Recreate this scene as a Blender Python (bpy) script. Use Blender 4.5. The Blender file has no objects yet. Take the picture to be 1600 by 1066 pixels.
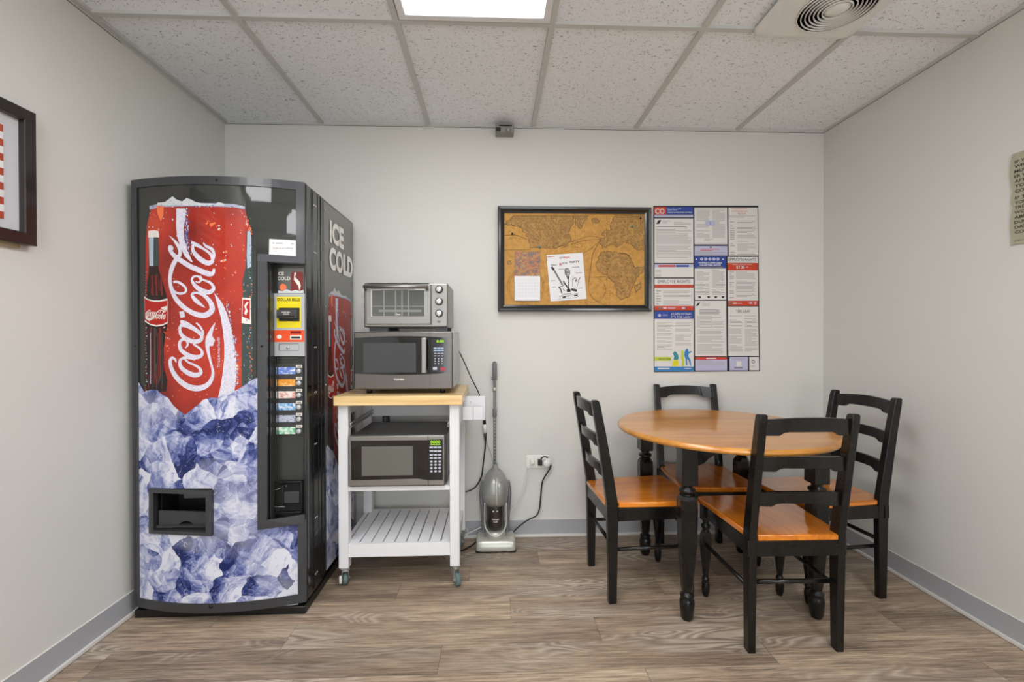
import bpy, bmesh, math, random
from mathutils import Vector, Matrix, geometry
random.seed(7)
C = bpy.context.scene
COL = C.collection
# ---------------------------------------------------------------- camera
F, YAW, PITCH, ROLL, HC = 711.0, 0.038322, -0.006311, -0.00181, 1.16965
D, XL, XR, H = 2.668, -1.5388, 1.9793, 2.4043
YF = -3.2
def _basis():
    cy, sy, cp, sp = math.cos(YAW), math.sin(YAW), math.cos(PITCH), math.sin(PITCH)
    fwd = Vector((sy*cp, cy*cp, sp)); right = Vector((cy, -sy, 0)); up = right.cross(fwd)
    c, s = math.cos(ROLL), math.sin(ROLL)
    return right*c+up*s, -right*s+up*c, fwd
RV, UV, WV = _basis()
cam = bpy.data.cameras.new('camera'); cam.sensor_width = 36; cam.lens = F/1600*36
cam.clip_start = .02
co = bpy.data.objects.new('camera', cam); COL.objects.link(co)
co.matrix_world = Matrix(((RV.x, UV.x, -WV.x, 0), (RV.y, UV.y, -WV.y, 0), (RV.z, UV.z, -WV.z, HC), (0, 0, 0, 1)))
C.camera = co
# ---------------------------------------------------------------- world, light, exposure
w = bpy.data.worlds.new('world'); w.use_nodes = True
w.node_tree.nodes['Background'].inputs[0].default_value = (.9, .95, 1, 1)
w.node_tree.nodes['Background'].inputs[1].default_value = .3
C.world = w
C.view_settings.view_transform = 'Standard'; C.view_settings.look = 'None'
C.view_settings.gamma = 1; C.view_settings.exposure = 0.19
C.view_settings.use_curve_mapping = False
EMIT = 9.8        # diffuser of each ceiling light, seen and added
LIGHTS = [(-.073, 1.172), (-1.17, -.03), (1.144, -.03), (-.073, -1.25)]   # centres: first the ceiling light in view, then unseen ones added as fill

FILL_WIN = (-.9, 1.5, .12, 2.15)     # window added behind the camera to brighten the room: x0, x1, z0, z1
la = bpy.data.lights.new('added_window_fill', 'AREA'); la.shape = 'RECTANGLE'; la.size = FILL_WIN[1]-FILL_WIN[0]-.1; la.size_y = FILL_WIN[3]-FILL_WIN[2]-.1  # unseen area light, added as soft fill from behind
la.energy = 52; la.color = (.93, .965, 1.0)
lo = bpy.data.objects.new('added_window_fill', la); COL.objects.link(lo)
lo.location = ((FILL_WIN[0]+FILL_WIN[1])/2, YF-.09, (FILL_WIN[2]+FILL_WIN[3])/2); lo.rotation_euler = (math.radians(90), 0, 0)
# ---------------------------------------------------------------- measuring helpers
def ray(x, y): return WV*F + RV*(x-800) - UV*(y-533)
def PY(x, y, Y=D):
    d = ray(x, y); t = Y/d.y; return Vector((d.x*t, Y, HC+d.z*t))
def PX(x, y, X):
    d = ray(x, y); t = X/d.x; return Vector((X, d.y*t, HC+d.z*t))
def PZ(x, y, z):
    d = ray(x, y); t = (z-HC)/d.z; return Vector((d.x*t, d.y*t, z))

# ---------------------------------------------------------------- materials
def lin(c):
    if isinstance(c, str):
        c = [int(c[i:i+2], 16)/255 for i in (0, 2, 4)]
    return tuple((v/12.92 if v <= .04045 else ((v+.055)/1.055)**2.4) for v in c[:3])+(1,)
def mat(name, col, rough=.5, metal=0, coat=0, coat_r=.05, emit=None, es=0, spec=.5):
    m = bpy.data.materials.new(name); m.use_nodes = True
    b = m.node_tree.nodes['Principled BSDF']
    b.inputs['Base Color'].default_value = lin(col); b.inputs['Roughness'].default_value = rough
    b.inputs['Metallic'].default_value = metal; b.inputs['Coat Weight'].default_value = coat
    b.inputs['Coat Roughness'].default_value = coat_r; b.inputs['Specular IOR Level'].default_value = spec
    if emit: b.inputs['Emission Color'].default_value = lin(emit); b.inputs['Emission Strength'].default_value = es
    return m
class NT:
    def __init__(s, m): s.t = m.node_tree; s.b = s.t.nodes['Principled BSDF']
    def n(s, ty, **kw):
        nd = s.t.nodes.new(ty)
        for k, v in kw.items():
            if k.startswith('_'): setattr(nd, k[1:], v)
            else: nd.inputs[k.replace('__', ' ')].default_value = v
        return nd
    def l(s, a, b): s.t.links.new(a, b)
    def coord(s, scale=(1, 1, 1), rot=(0, 0, 0), loc=(0, 0, 0)):
        tc = s.n('ShaderNodeTexCoord'); mp = s.n('ShaderNodeMapping')
        mp.inputs['Scale'].default_value = scale; mp.inputs['Rotation'].default_value = rot; mp.inputs['Location'].default_value = loc
        s.l(tc.outputs['Object'], mp.inputs[0]); return mp.outputs[0]
    def noise(s, vec, scale, detail=4, rough=.5, dist=0):
        nd = s.n('ShaderNodeTexNoise'); nd.inputs['Scale'].default_value = scale; nd.inputs['Detail'].default_value = detail
        nd.inputs['Roughness'].default_value = rough; nd.inputs['Distortion'].default_value = dist
        s.l(vec, nd.inputs['Vector']); return nd.outputs['Fac']
    def ramp(s, fac, stops, interp='LINEAR'):
        r = s.n('ShaderNodeValToRGB'); r.color_ramp.interpolation = interp
        e = r.color_ramp.elements
        while len(e) < len(stops): e.new(.5)
        for el, (p, c) in zip(e, stops):
            el.position = p; el.color = lin(c) if not isinstance(c, (int, float)) else (c, c, c, 1)
        s.l(fac, r.inputs[0]); return r.outputs[0]
    def math(s, op, a, b=None, c=None):
        nd = s.n('ShaderNodeMath', _operation=op)
        for i, v in enumerate((a, b, c)):
            if v is None: continue
            if isinstance(v, (int, float)): nd.inputs[i].default_value = v
            else: s.l(v, nd.inputs[i])
        return nd.outputs[0]
    def mix(s, fac, a, b, mode='MIX'):
        nd = s.n('ShaderNodeMix', _data_type='RGBA', _blend_type=mode)
        for i, v in ((0, fac), (6, a), (7, b)):
            if isinstance(v, (int, float)): nd.inputs[i].default_value = v
            elif isinstance(v, (tuple, str)): nd.inputs[i].default_value = lin(v)
            else: s.l(v, nd.inputs[i])
        return nd.outputs[2]
    def bump(s, hgt, strength=.3, dist=.002):
        nd = s.n('ShaderNodeBump'); nd.inputs['Strength'].default_value = strength; nd.inputs['Distance'].default_value = dist
        s.l(hgt, nd.inputs['Height']); s.l(nd.outputs[0], s.b.inputs['Normal'])
    def base(s, c): s.l(c, s.b.inputs['Base Color'])

def wall_mat():
    m = mat('wall_paint', 'd3cec8', .75); t = NT(m); v = t.coord()
    n = t.noise(v, 160, 3); big = t.noise(v, 1.2, 3)
    t.base(t.mix(big, 'd2d1cb', 'd9d8d2')); t.bump(n, .12, .002); return m
def ceiling_mat():
    m = mat('ceiling_tile', 'dcdcd8', .9); t = NT(m)
    v = t.coord((1, 1.9, 1)); d = t.noise(v, 14, 2)
    a = t.noise(v, 62, 2.0, .45, 1.2); f1 = t.ramp(a, [(.645, 0.0), (.68, 1.0)])
    v2 = t.coord((1, 1, 1), loc=(3, 5, 1)); b = t.noise(v2, 150, 1); f2 = t.ramp(b, [(.70, 0.0), (.73, 1.0)])
    f = t.math('MAXIMUM', f1, f2)
    fine = t.noise(v2, 300, 2)
    c = t.mix(fine, 'eceff3', 'f6f9fc'); c = t.mix(f, c, 'a6a8a8'); t.base(c)
    hgt = t.math('SUBTRACT', t.math('MULTIPLY', fine, .25), f); t.bump(hgt, .6, .003); return m
def floor_mat():
    m = mat('vinyl_plank', '8f7a66', .38, spec=.4); t = NT(m)
    v = t.coord(); sx = t.n('ShaderNodeSeparateXYZ'); t.l(v, sx.inputs[0])
    PWD = .1515
    ry = t.math('DIVIDE', t.math('SUBTRACT', sx.outputs[1], 1.886-PWD*40), PWD)
    row = t.math('FLOOR', ry); fy = t.math('FRACT', ry)
    wn = t.n('ShaderNodeTexWhiteNoise', _noise_dimensions='1D'); t.l(row, wn.inputs['W'])
    rx = t.math('ADD', t.math('DIVIDE', sx.outputs[0], 1.22), t.math('MULTIPLY', wn.outputs['Value'], 1.0))
    rx = t.math('ADD', rx, t.math('MULTIPLY', row, .37))
    ix = t.math('FLOOR', rx); fx = t.math('FRACT', rx)
    cb = t.n('ShaderNodeCombineXYZ'); t.l(ix, cb.inputs[0]); t.l(row, cb.inputs[1])
    wn2 = t.n('ShaderNodeTexWhiteNoise', _noise_dimensions='3D'); t.l(cb.outputs[0], wn2.inputs['Vector'])
    rnd = wn2.outputs['Value']
    # per-plank shifted grain coordinates
    cb2 = t.n('ShaderNodeCombineXYZ')
    t.l(t.math('ADD', sx.outputs[0], t.math('MULTIPLY', rnd, 37)), cb2.inputs[0])
    t.l(t.math('ADD', sx.outputs[1], t.math('MULTIPLY', rnd, 11)), cb2.inputs[1])
    t.l(t.math('MULTIPLY', rnd, 5), cb2.inputs[2]); gv = cb2.outputs[0]
    def mp(sc):
        q = t.n('ShaderNodeMapping'); q.inputs['Scale'].default_value = sc; t.l(gv, q.inputs[0]); return q.outputs[0]
    broad = t.noise(mp((1.0, 9, 1)), 1.6, 4, .55, .4)
    streak = t.noise(mp((2.6, 62, 1)), 2.4, 8, .72, .4)
    fine = t.noise(mp((9, 260, 1)), 2.0, 3, .7)
    # cathedral rings: contour lines of a stretched smooth field
    fld = t.noise(mp((1.1, 6.5, 1)), 1.5, 1.5, .4, .6)
    rings = t.math('PINGPONG', t.math('MULTIPLY', fld, 34), 1.0)
    ringm = t.ramp(rings, [(.0, 0.0), (.35, .25), (1, 1.0)])
    mask = t.ramp(t.noise(mp((.9, 4, 1)), 1.3, 2), [(.5, 0.0), (.62, 1.0)])
    c = t.ramp(broad, [(.28, '85786c'), (.45, 'a39484'), (.6, 'b6a997'), (.75, 'c6b9a8')])
    c = t.mix(.75, c, t.ramp(streak, [(.34, '4a4038'), (.48, 'aa9e90'), (.64, 'e2d8ca')]), 'OVERLAY')
    c = t.mix(t.math('MULTIPLY', fine, .5), c, t.ramp(fine, [(.38, '7a6e64'), (.6, 'e0d6c8')]), 'MULTIPLY')
    rg = t.mix(ringm, '75675b', 'c9bcab')
    c = t.mix(t.math('MULTIPLY', mask, .62), c, rg)
    tone = t.n('ShaderNodeHueSaturation'); t.l(c, tone.inputs['Color'])
    t.l(t.math('ADD', .80, t.math('MULTIPLY', rnd, .38)), tone.inputs['Value']); tone.inputs['Saturation'].default_value = .92
    c = tone.outputs[0]
    e1 = t.math('LESS_THAN', fy, .012); e2 = t.math('LESS_THAN', fx, .0018)
    seam = t.math('MAXIMUM', t.math('MULTIPLY', e1, .35), t.math('MULTIPLY', e2, .6))
    c = t.mix(seam, c, '3a2f27'); t.base(c)
    h = t.math('SUBTRACT', t.math('ADD', t.math('MULTIPLY', streak, .6), t.math('MULTIPLY', fine, .4)), seam)
    t.bump(h, .25, .002)
    r = t.n('ShaderNodeMapRange'); t.l(streak, r.inputs[0]); r.inputs[3].default_value = .30; r.inputs[4].default_value = .48
    t.l(r.outputs[0], t.b.inputs['Roughness']); return m
def wood_mat(name, cols, axis='x', rough=.22, coat=.6, plank=None):
    m = mat(name, cols[1], rough, coat=coat, coat_r=.08); t = NT(m)
    sc = (2.2, 26, 26) if axis == 'x' else (26, 2.2, 26)
    v = t.coord(sc); s1 = t.noise(v, 1.1, 5, .55, .8)
    v2 = t.coord((.9*sc[0]/2, .9*sc[1]/2, 6)); s2 = t.noise(v2, .9, 3, .5, .4)
    c = t.ramp(s1, [(.3, cols[0]), (.5, cols[1]), (.72, cols[2])])
    c = t.mix(t.math('MULTIPLY', s2, .5), c, cols[2], 'MIX')
    if plank:
        tc = t.coord(); sx = t.n('ShaderNodeSeparateXYZ'); t.l(tc, sx.inputs[0])
        p = t.math('DIVIDE', sx.outputs[plank[0]], plank[1]); fl = t.math('FLOOR', p)
        wn = t.n('ShaderNodeTexWhiteNoise', _noise_dimensions='1D'); t.l(fl, wn.inputs['W'])
        hs = t.n('ShaderNodeHueSaturation'); t.l(c, hs.inputs['Color'])
        t.l(t.math('ADD', .9, t.math('MULTIPLY', wn.outputs['Value'], plank[2])), hs.inputs['Value']); c = hs.outputs[0]
    t.base(c); return m
def black_paint():
    m = mat('black_paint', '16150f', .3, coat=.25, coat_r=.12, spec=.3); t = NT(m); v = t.coord((20, 20, 3))
    n = t.noise(v, 2.5, 5, .6); t.base(t.ramp(n, [(.3, '0b0b0a'), (.64, '151311'), (.80, '2c2018')]))
    r = t.ramp(t.noise(t.coord(), 9, 3), [(.3, .2), (.7, .4)]); t.l(r, t.b.inputs['Roughness'])
    w_ = t.noise(t.coord(), 70, 2); sc = t.ramp(w_, [(.74, 0.0), (.76, .5)])
    return m
def steel_mat(name, c0, c1, rough=.3, metal=.85, axis=(1, 40, 200)):
    m = mat(name, c0, rough, metal); t = NT(m); n = t.noise(t.coord(axis), 3, 4)
    t.base(t.mix(n, c0, c1)); return m
def ice_mat(name='printed_ice', coat=.8):
    m = mat(name, 'b8bcd8', .6, coat=.6, coat_r=.04, spec=.1); t = NT(m)
    v = t.coord()
    w1 = t.n('ShaderNodeTexNoise'); w1.inputs['Scale'].default_value = 7; w1.inputs['Detail'].default_value = 3; t.l(v, w1.inputs['Vector'])
    def warp(k):
        sc = t.n('ShaderNodeVectorMath', _operation='SCALE'); t.l(w1.outputs['Color'], sc.inputs[0]); sc.inputs['Scale'].default_value = k
        ad = t.n('ShaderNodeVectorMath', _operation='ADD'); t.l(v, ad.inputs[0]); t.l(sc.outputs[0], ad.inputs[1]); return ad.outputs[0]
    def facets(scale, k, su, sv):
        p = warp(k); vo = t.n('ShaderNodeTexVoronoi', _feature='F1'); vo.inputs['Scale'].default_value = scale; t.l(p, vo.inputs['Vector'])
        loc = t.n('ShaderNodeVectorMath', _operation='SUBTRACT'); t.l(p, loc.inputs[0]); t.l(vo.outputs['Position'], loc.inputs[1])
        d = t.n('ShaderNodeVectorMath', _operation='SUBTRACT'); t.l(vo.outputs['Color'], d.inputs[0]); d.inputs[1].default_value = (.5, .5, .5)
        dn = t.n('ShaderNodeVectorMath', _operation='NORMALIZE'); t.l(d.outputs[0], dn.inputs[0])
        u = t.n('ShaderNodeVectorMath', _operation='DOT_PRODUCT'); t.l(loc.outputs[0], u.inputs[0]); t.l(dn.outputs[0], u.inputs[1])
        cr = t.n('ShaderNodeVectorMath', _operation='CROSS_PRODUCT'); t.l(dn.outputs[0], cr.inputs[0]); cr.inputs[1].default_value = (.3, .8, .5)
        w_ = t.n('ShaderNodeVectorMath', _operation='DOT_PRODUCT'); t.l(loc.outputs[0], w_.inputs[0]); t.l(cr.outputs[0], w_.inputs[1])
        sp = t.n('ShaderNodeSeparateXYZ'); t.l(vo.outputs['Color'], sp.inputs[0])
        cb = t.n('ShaderNodeCombineXYZ'); t.l(t.math('MULTIPLY', u.outputs['Value'], su), cb.inputs[0]); t.l(t.math('MULTIPLY', w_.outputs['Value'], sv), cb.inputs[1]); t.l(t.math('MULTIPLY', sp.outputs[0], 17), cb.inputs[2])
        st = t.noise(cb.outputs[0], 1.0, 5, .62, .7)
        return u.outputs['Value'], st, sp.outputs[1]
    u1, s1, r1 = facets(7.5, .10, 34, 9); u2, s2, r2 = facets(19, .06, 70, 22)
    a = t.math('ADD', t.math('MULTIPLY', s1, .75), t.math('MULTIPLY', s2, .5))
    a = t.math('ADD', a, t.math('MULTIPLY', u1, 2.6)); a = t.math('ADD', a, t.math('MULTIPLY', u2, 2.2))
    a = t.math('ADD', a, t.math('MULTIPLY', r1, .16)); a = t.math('ADD', a, t.math('MULTIPLY', r2, .08))
    c = t.ramp(a, [(.46, '18265c'), (.56, '46538f'), (.66, '8089b8'), (.76, 'b4b8d4'), (.88, 'dcdde8')])
    sp_ = t.ramp(t.noise(warp(.2), 55, 4, .65, 1), [(.60, 0.0), (.68, 1.0)])
    c = t.mix(t.math('MULTIPLY', sp_, .55), c, 'e6e8f2')
    g = t.ramp(t.noise(t.coord(loc=(4, 1, 2)), 2.8, 3, .5, .8), [(.5, 0.0), (.66, .5)]); c = t.mix(g, c, 'c3c4cf')
    t.base(c); return m
def can_mat():
    m = mat('printed_red', 'c22a1d', .6, coat=.6, coat_r=.04, spec=.1); t = NT(m); v = t.coord()
    n = t.noise(v, 3.2, 2, .5, .3); c = t.ramp(n, [(.3, '732621'), (.46, 'a53326'), (.6, 'ba3a2a'), (.72, 'cb5135')])
    vo = t.n('ShaderNodeTexVoronoi', _feature='F1'); vo.inputs['Scale'].default_value = 55; t.l(v, vo.inputs['Vector'])
    d = t.ramp(vo.outputs['Distance'], [(.12, 1.0), (.2, 0.0)]); g = t.ramp(t.noise(v, 12, 2), [(.5, 0.0), (.6, .55)])
    c = t.mix(t.math('MULTIPLY', d, g), c, 'f08a70'); t.base(c); return m
def script_mat():
    m = mat('printed_script', 'd9d5e2', .6, coat=.6, coat_r=.04, spec=.1); t = NT(m); v = t.coord()
    vo = t.n('ShaderNodeTexVoronoi', _feature='F1'); vo.inputs['Scale'].default_value = 70; t.l(v, vo.inputs['Vector'])
    c = t.ramp(vo.outputs['Distance'], [(.1, 'f2eff4'), (.3, 'cdc8da'), (.6, 'dedae6')]); t.base(c); return m

M = {}
M['wall'] = wall_mat(); M['ceil'] = ceiling_mat(); M['floor'] = floor_mat()
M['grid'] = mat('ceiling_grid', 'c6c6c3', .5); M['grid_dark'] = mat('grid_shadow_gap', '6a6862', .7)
M['base'] = mat('grey_vinyl', 'a9aaae', .45); M['toe'] = mat('toe_caulk', 'd8d5d0', .5)
M['black'] = black_paint()
M['table'] = wood_mat('honey_wood', ('b0661f', 'c98330', 'd89a48'), 'x', .32, .5, (1, .11, .16))
M['seat'] = wood_mat('seat_wood', ('b8580c', 'd97a18', 'e58f2a'), 'y', .22, .7, (0, .075, .18))
M['butcher'] = wood_mat('butcher_block', ('cfa25e', 'dfba7c', 'ecd09a'), 'x', .35, .3, (1, .035, .14))
M['white'] = mat('white_paint', 'e6e6e8', .4); M['white_pl'] = mat('white_plastic', 'e8e6e0', .35)
M['steel'] = steel_mat('brushed_steel', '898683', '9e9b97', .38); M['steel_d'] = steel_mat('dark_steel', '67635f', '7a7571', .36)
M['chrome'] = mat('chrome', 'd6d6d6', .12, 1); M['dark_glass'] = mat('dark_glass', '0b0b0c', .06, spec=.8)
M['blk_pl'] = mat('black_plastic', '141414', .35); M['blk_gl'] = mat('black_gloss', '101112', .12, coat=.6)
M['dkgrey'] = mat('dark_grey_plastic', '3a3a3c', .4); M['blk_void'] = mat('black_interior', '050505', .7)
M['frame_vm'] = mat('machine_frame', '35363a', .3, coat=.3, coat_r=.12)
M['side_vm'] = mat('machine_side', '141415', .16, coat=.5, coat_r=.06)
M['panel_vm'] = mat('machine_panel', '343532', .6, coat=.9, coat_r=.03, spec=.1)
M['side_panel'] = mat('side_panel_grey', '575753', .3, coat=.6, coat_r=.1)
M['ice'] = ice_mat(); M['can'] = can_mat(); M['script'] = script_mat()
M['rim'] = mat('printed_rim', 'a9afc4', .6, coat=.6, coat_r=.04, spec=.1); M['crushed'] = mat('printed_crushed_ice', 'd0d2d6', .6, coat=.6, coat_r=.04, spec=.1)
M['bottle'] = mat('printed_bottle', '2b1c1a', .6, coat=.6, coat_r=.04, spec=.1); M['bottle_hi'] = mat('printed_bottle_red', '7a2a26', .6, coat=.6, coat_r=.04, spec=.1)
M['bottle_g'] = mat('printed_bottle_green', '3c4b48', .6, coat=.6, coat_r=.04, spec=.1); M['bottle_w'] = mat('printed_bottle_shine', 'aebccb', .6, coat=.6, coat_r=.04, spec=.1)
M['label_red'] = mat('printed_label', 'b3221c', .6, coat=.6, coat_r=.04, spec=.1); M['amber'] = mat('printed_amber', 'ef7b4c', .6, coat=.6, coat_r=.04, spec=.1)
M['deepred'] = mat('printed_deep_red', '86120f', .6, coat=.6, coat_r=.04, spec=.1); M['blue_sp'] = mat('printed_blue', '4c5a94', .6, coat=.6, coat_r=.04, spec=.1)
M['ivory'] = mat('printed_ivory', 'e6e2da', .35, coat=.5)
M['lgrey'] = mat('light_grey_metal', 'b9bbbd', .35, .3); M['yellow'] = mat('yellow_sticker', 'ecd800', .4)
M['orange'] = mat('orange_sticker', 'e8501c', .4); M['paper'] = mat('white_paper', 'e2e1e2', .6)
M['paper2'] = mat('poster_paper', 'd6d4d0', .35, coat=.15); M['ink'] = mat('black_ink', '1c1c1e', .5); M['grey_ink'] = mat('grey_ink', 'a6a4a0', .5)
M['mid_ink'] = mat('mid_ink', '6e6c6a', .5)
M['pblue'] = mat('poster_blue', '1f3f94', .4); M['pred'] = mat('poster_red', 'c23a1c', .4); M['plav'] = mat('poster_lavender', 'b5b5d2', .4)
M['pskyb'] = mat('poster_sky', '2f7bb8', .4); M['pteal'] = mat('poster_teal', '2f8b95', .4); M['pyel'] = mat('poster_yellow', 'd9d21e', .4); M['pgrn'] = mat('poster_lime', 'b7c92e', .4)
M['pblack'] = mat('poster_black', '17181c', .35)
M['frame_blk'] = mat('black_frame', '1a1a1c', .25, coat=.4, coat_r=.1); M['frame_brn'] = mat('espresso_frame', '231c17', .3, coat=.3)
M['matboard'] = mat('mat_board', 'c9c9cd', .6); M['redstripe'] = mat('red_stripe', 'a8442c', .6); M['tan'] = mat('tan_backing', '9a8c6e', .7)
M['silver_pl'] = mat('silver_plastic', '9b9b98', .3, .45); M['silver_lt'] = mat('pale_silver_plastic', 'b9b9ae', .28, .35)
M['grey_pl'] = mat('grey_plastic', '6f7072', .4); M['smoke'] = mat('smoked_cup', '2a2523', .1, coat=.6)
M['rubber'] = mat('caster_rubber', '5f7271', .55); M['lcd'] = mat('lcd_glow', '9fe000', .5, emit='a8e000', es=.45)
M['btn'] = mat('button_grey', 'b9bccb', .5); M['btn_b'] = mat('button_blue', '9fb0cf', .5); M['btn_r'] = mat('button_red', 'b23a48', .5)
M['diff'] = mat('light_diffuser', 'ffffff', .6, emit='fbfcff', es=EMIT)
M['vent'] = mat('vent_white', 'e6e6e3', .5); M['sign'] = mat('notice_paper', 'aaa791', .6)
M['teal'] = mat('teal_pin', '2f8f8a', .3); M['sensor'] = mat('sensor_grey', '8b8b84', .5)
M['oven_glass'] = mat('oven_window', '595a57', .15, coat=.4); M['grille'] = mat('oven_window_grey', '82837f', .35, .4)
def cork():
    m = mat('map_cork', 'c0913f', .7); t = NT(m); v = t.coord()
    n = t.noise(v, 45, 4, .7); c = t.ramp(n, [(.3, 'a97a33'), (.5, 'c08f45'), (.7, 'cf9f52')])
    big = t.noise(v, 5, 3); c = t.mix(t.math('MULTIPLY', big, .4), c, 'b07c33'); t.base(c); return m
def land():
    m = mat('map_land', '94703c', .7); t = NT(m); v = t.coord()
    n = t.noise(v, 26, 5, .7, 1.5); c = t.ramp(n, [(.36, 'b58a47'), (.47, 'a47b40'), (.5, '6a5030'), (.53, 'a67d41'), (.66, 'b68b48')]); t.base(c); return m
def autumn():
    m = mat('calendar_photo', '8a6a4a', .4); t = NT(m); n = t.noise(t.coord((26, 26, 30)), 2.0, 5, .7, .2)
    t.base(t.ramp(n, [(.32, '2f3a30'), (.42, '6b7470'), (.48, '8a4a28'), (.54, 'c27a52'), (.6, '7c7a38'), (.7, 'd8ad66')], 'LINEAR')); return m
M['cork'] = cork(); M['land'] = land(); M['mapline'] = mat('map_line', '59432a', .7); M['autumn'] = autumn()
def label_mat(name, cols):
    m = mat(name, cols[0], .3, coat=.6); t = NT(m); n = t.noise(t.coord((1, 1, 1.6)), 45, 2, .5, 1)
    t.base(t.ramp(n, [(.38, cols[0]), (.5, cols[1]), (.62, cols[2])])); return m
SEL = [('blue', label_mat('label_blue', ('5f7fd0', '7f9be0', 'e6e6ee'))), ('orange', label_mat('label_orange', ('e8921e', 'efa63a', 'f4c890'))),
       ('pink', label_mat('label_pink', ('d98a80', 'e6b8b0', 'efe6dc'))), ('blue and red', label_mat('label_blue_red', ('2f7fc8', '8fc0e6', 'e6e6ee'))),
       ('grey', label_mat('label_grey', ('9aa0bc', 'c4c8d6', '5a648c'))), ('green', label_mat('label_green', ('4fae7c', '9fd2b4', 'e6f0e6')))]

# ---------------------------------------------------------------- mesh builder
_txt = {}
def text_geo(s, bold=0.0, spacing=1.0):
    key = (s, bold, spacing)
    if key in _txt: return _txt[key]
    cu = bpy.data.curves.new('t', 'FONT'); cu.body = s; cu.offset = bold; cu.resolution_u = 3; cu.space_character = spacing
    ob = bpy.data.objects.new('t', cu); COL.objects.link(ob)
    dg = bpy.context.evaluated_depsgraph_get(); me = bpy.data.meshes.new_from_object(ob.evaluated_get(dg))
    vs = [v.co.copy() for v in me.vertices]; fs = [tuple(p.vertices) for p in me.polygons]
    bpy.data.objects.remove(ob); bpy.data.curves.remove(cu); bpy.data.meshes.remove(me)
    xs = [v.x for v in vs] or [0]; ys = [v.y for v in vs] or [0]
    _txt[key] = (vs, fs, min(xs), max(xs), min(ys), max(ys)); return _txt[key]
def smooth_path(p, n=6):
    if len(p) < 3: return [tuple(q) for q in p]
    out = []
    for i in range(len(p)-1):
        a, b, c, d = p[max(i-1, 0)], p[i], p[i+1], p[min(i+2, len(p)-1)]
        for k in range(n):
            t = k/n
            out.append(tuple(.5*((2*b[j])+(-a[j]+c[j])*t+(2*a[j]-5*b[j]+4*c[j]-d[j])*t*t+(-a[j]+3*b[j]-3*c[j]+d[j])*t**3) for j in range(len(b))))
    out.append(tuple(p[-1])); return out
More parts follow.
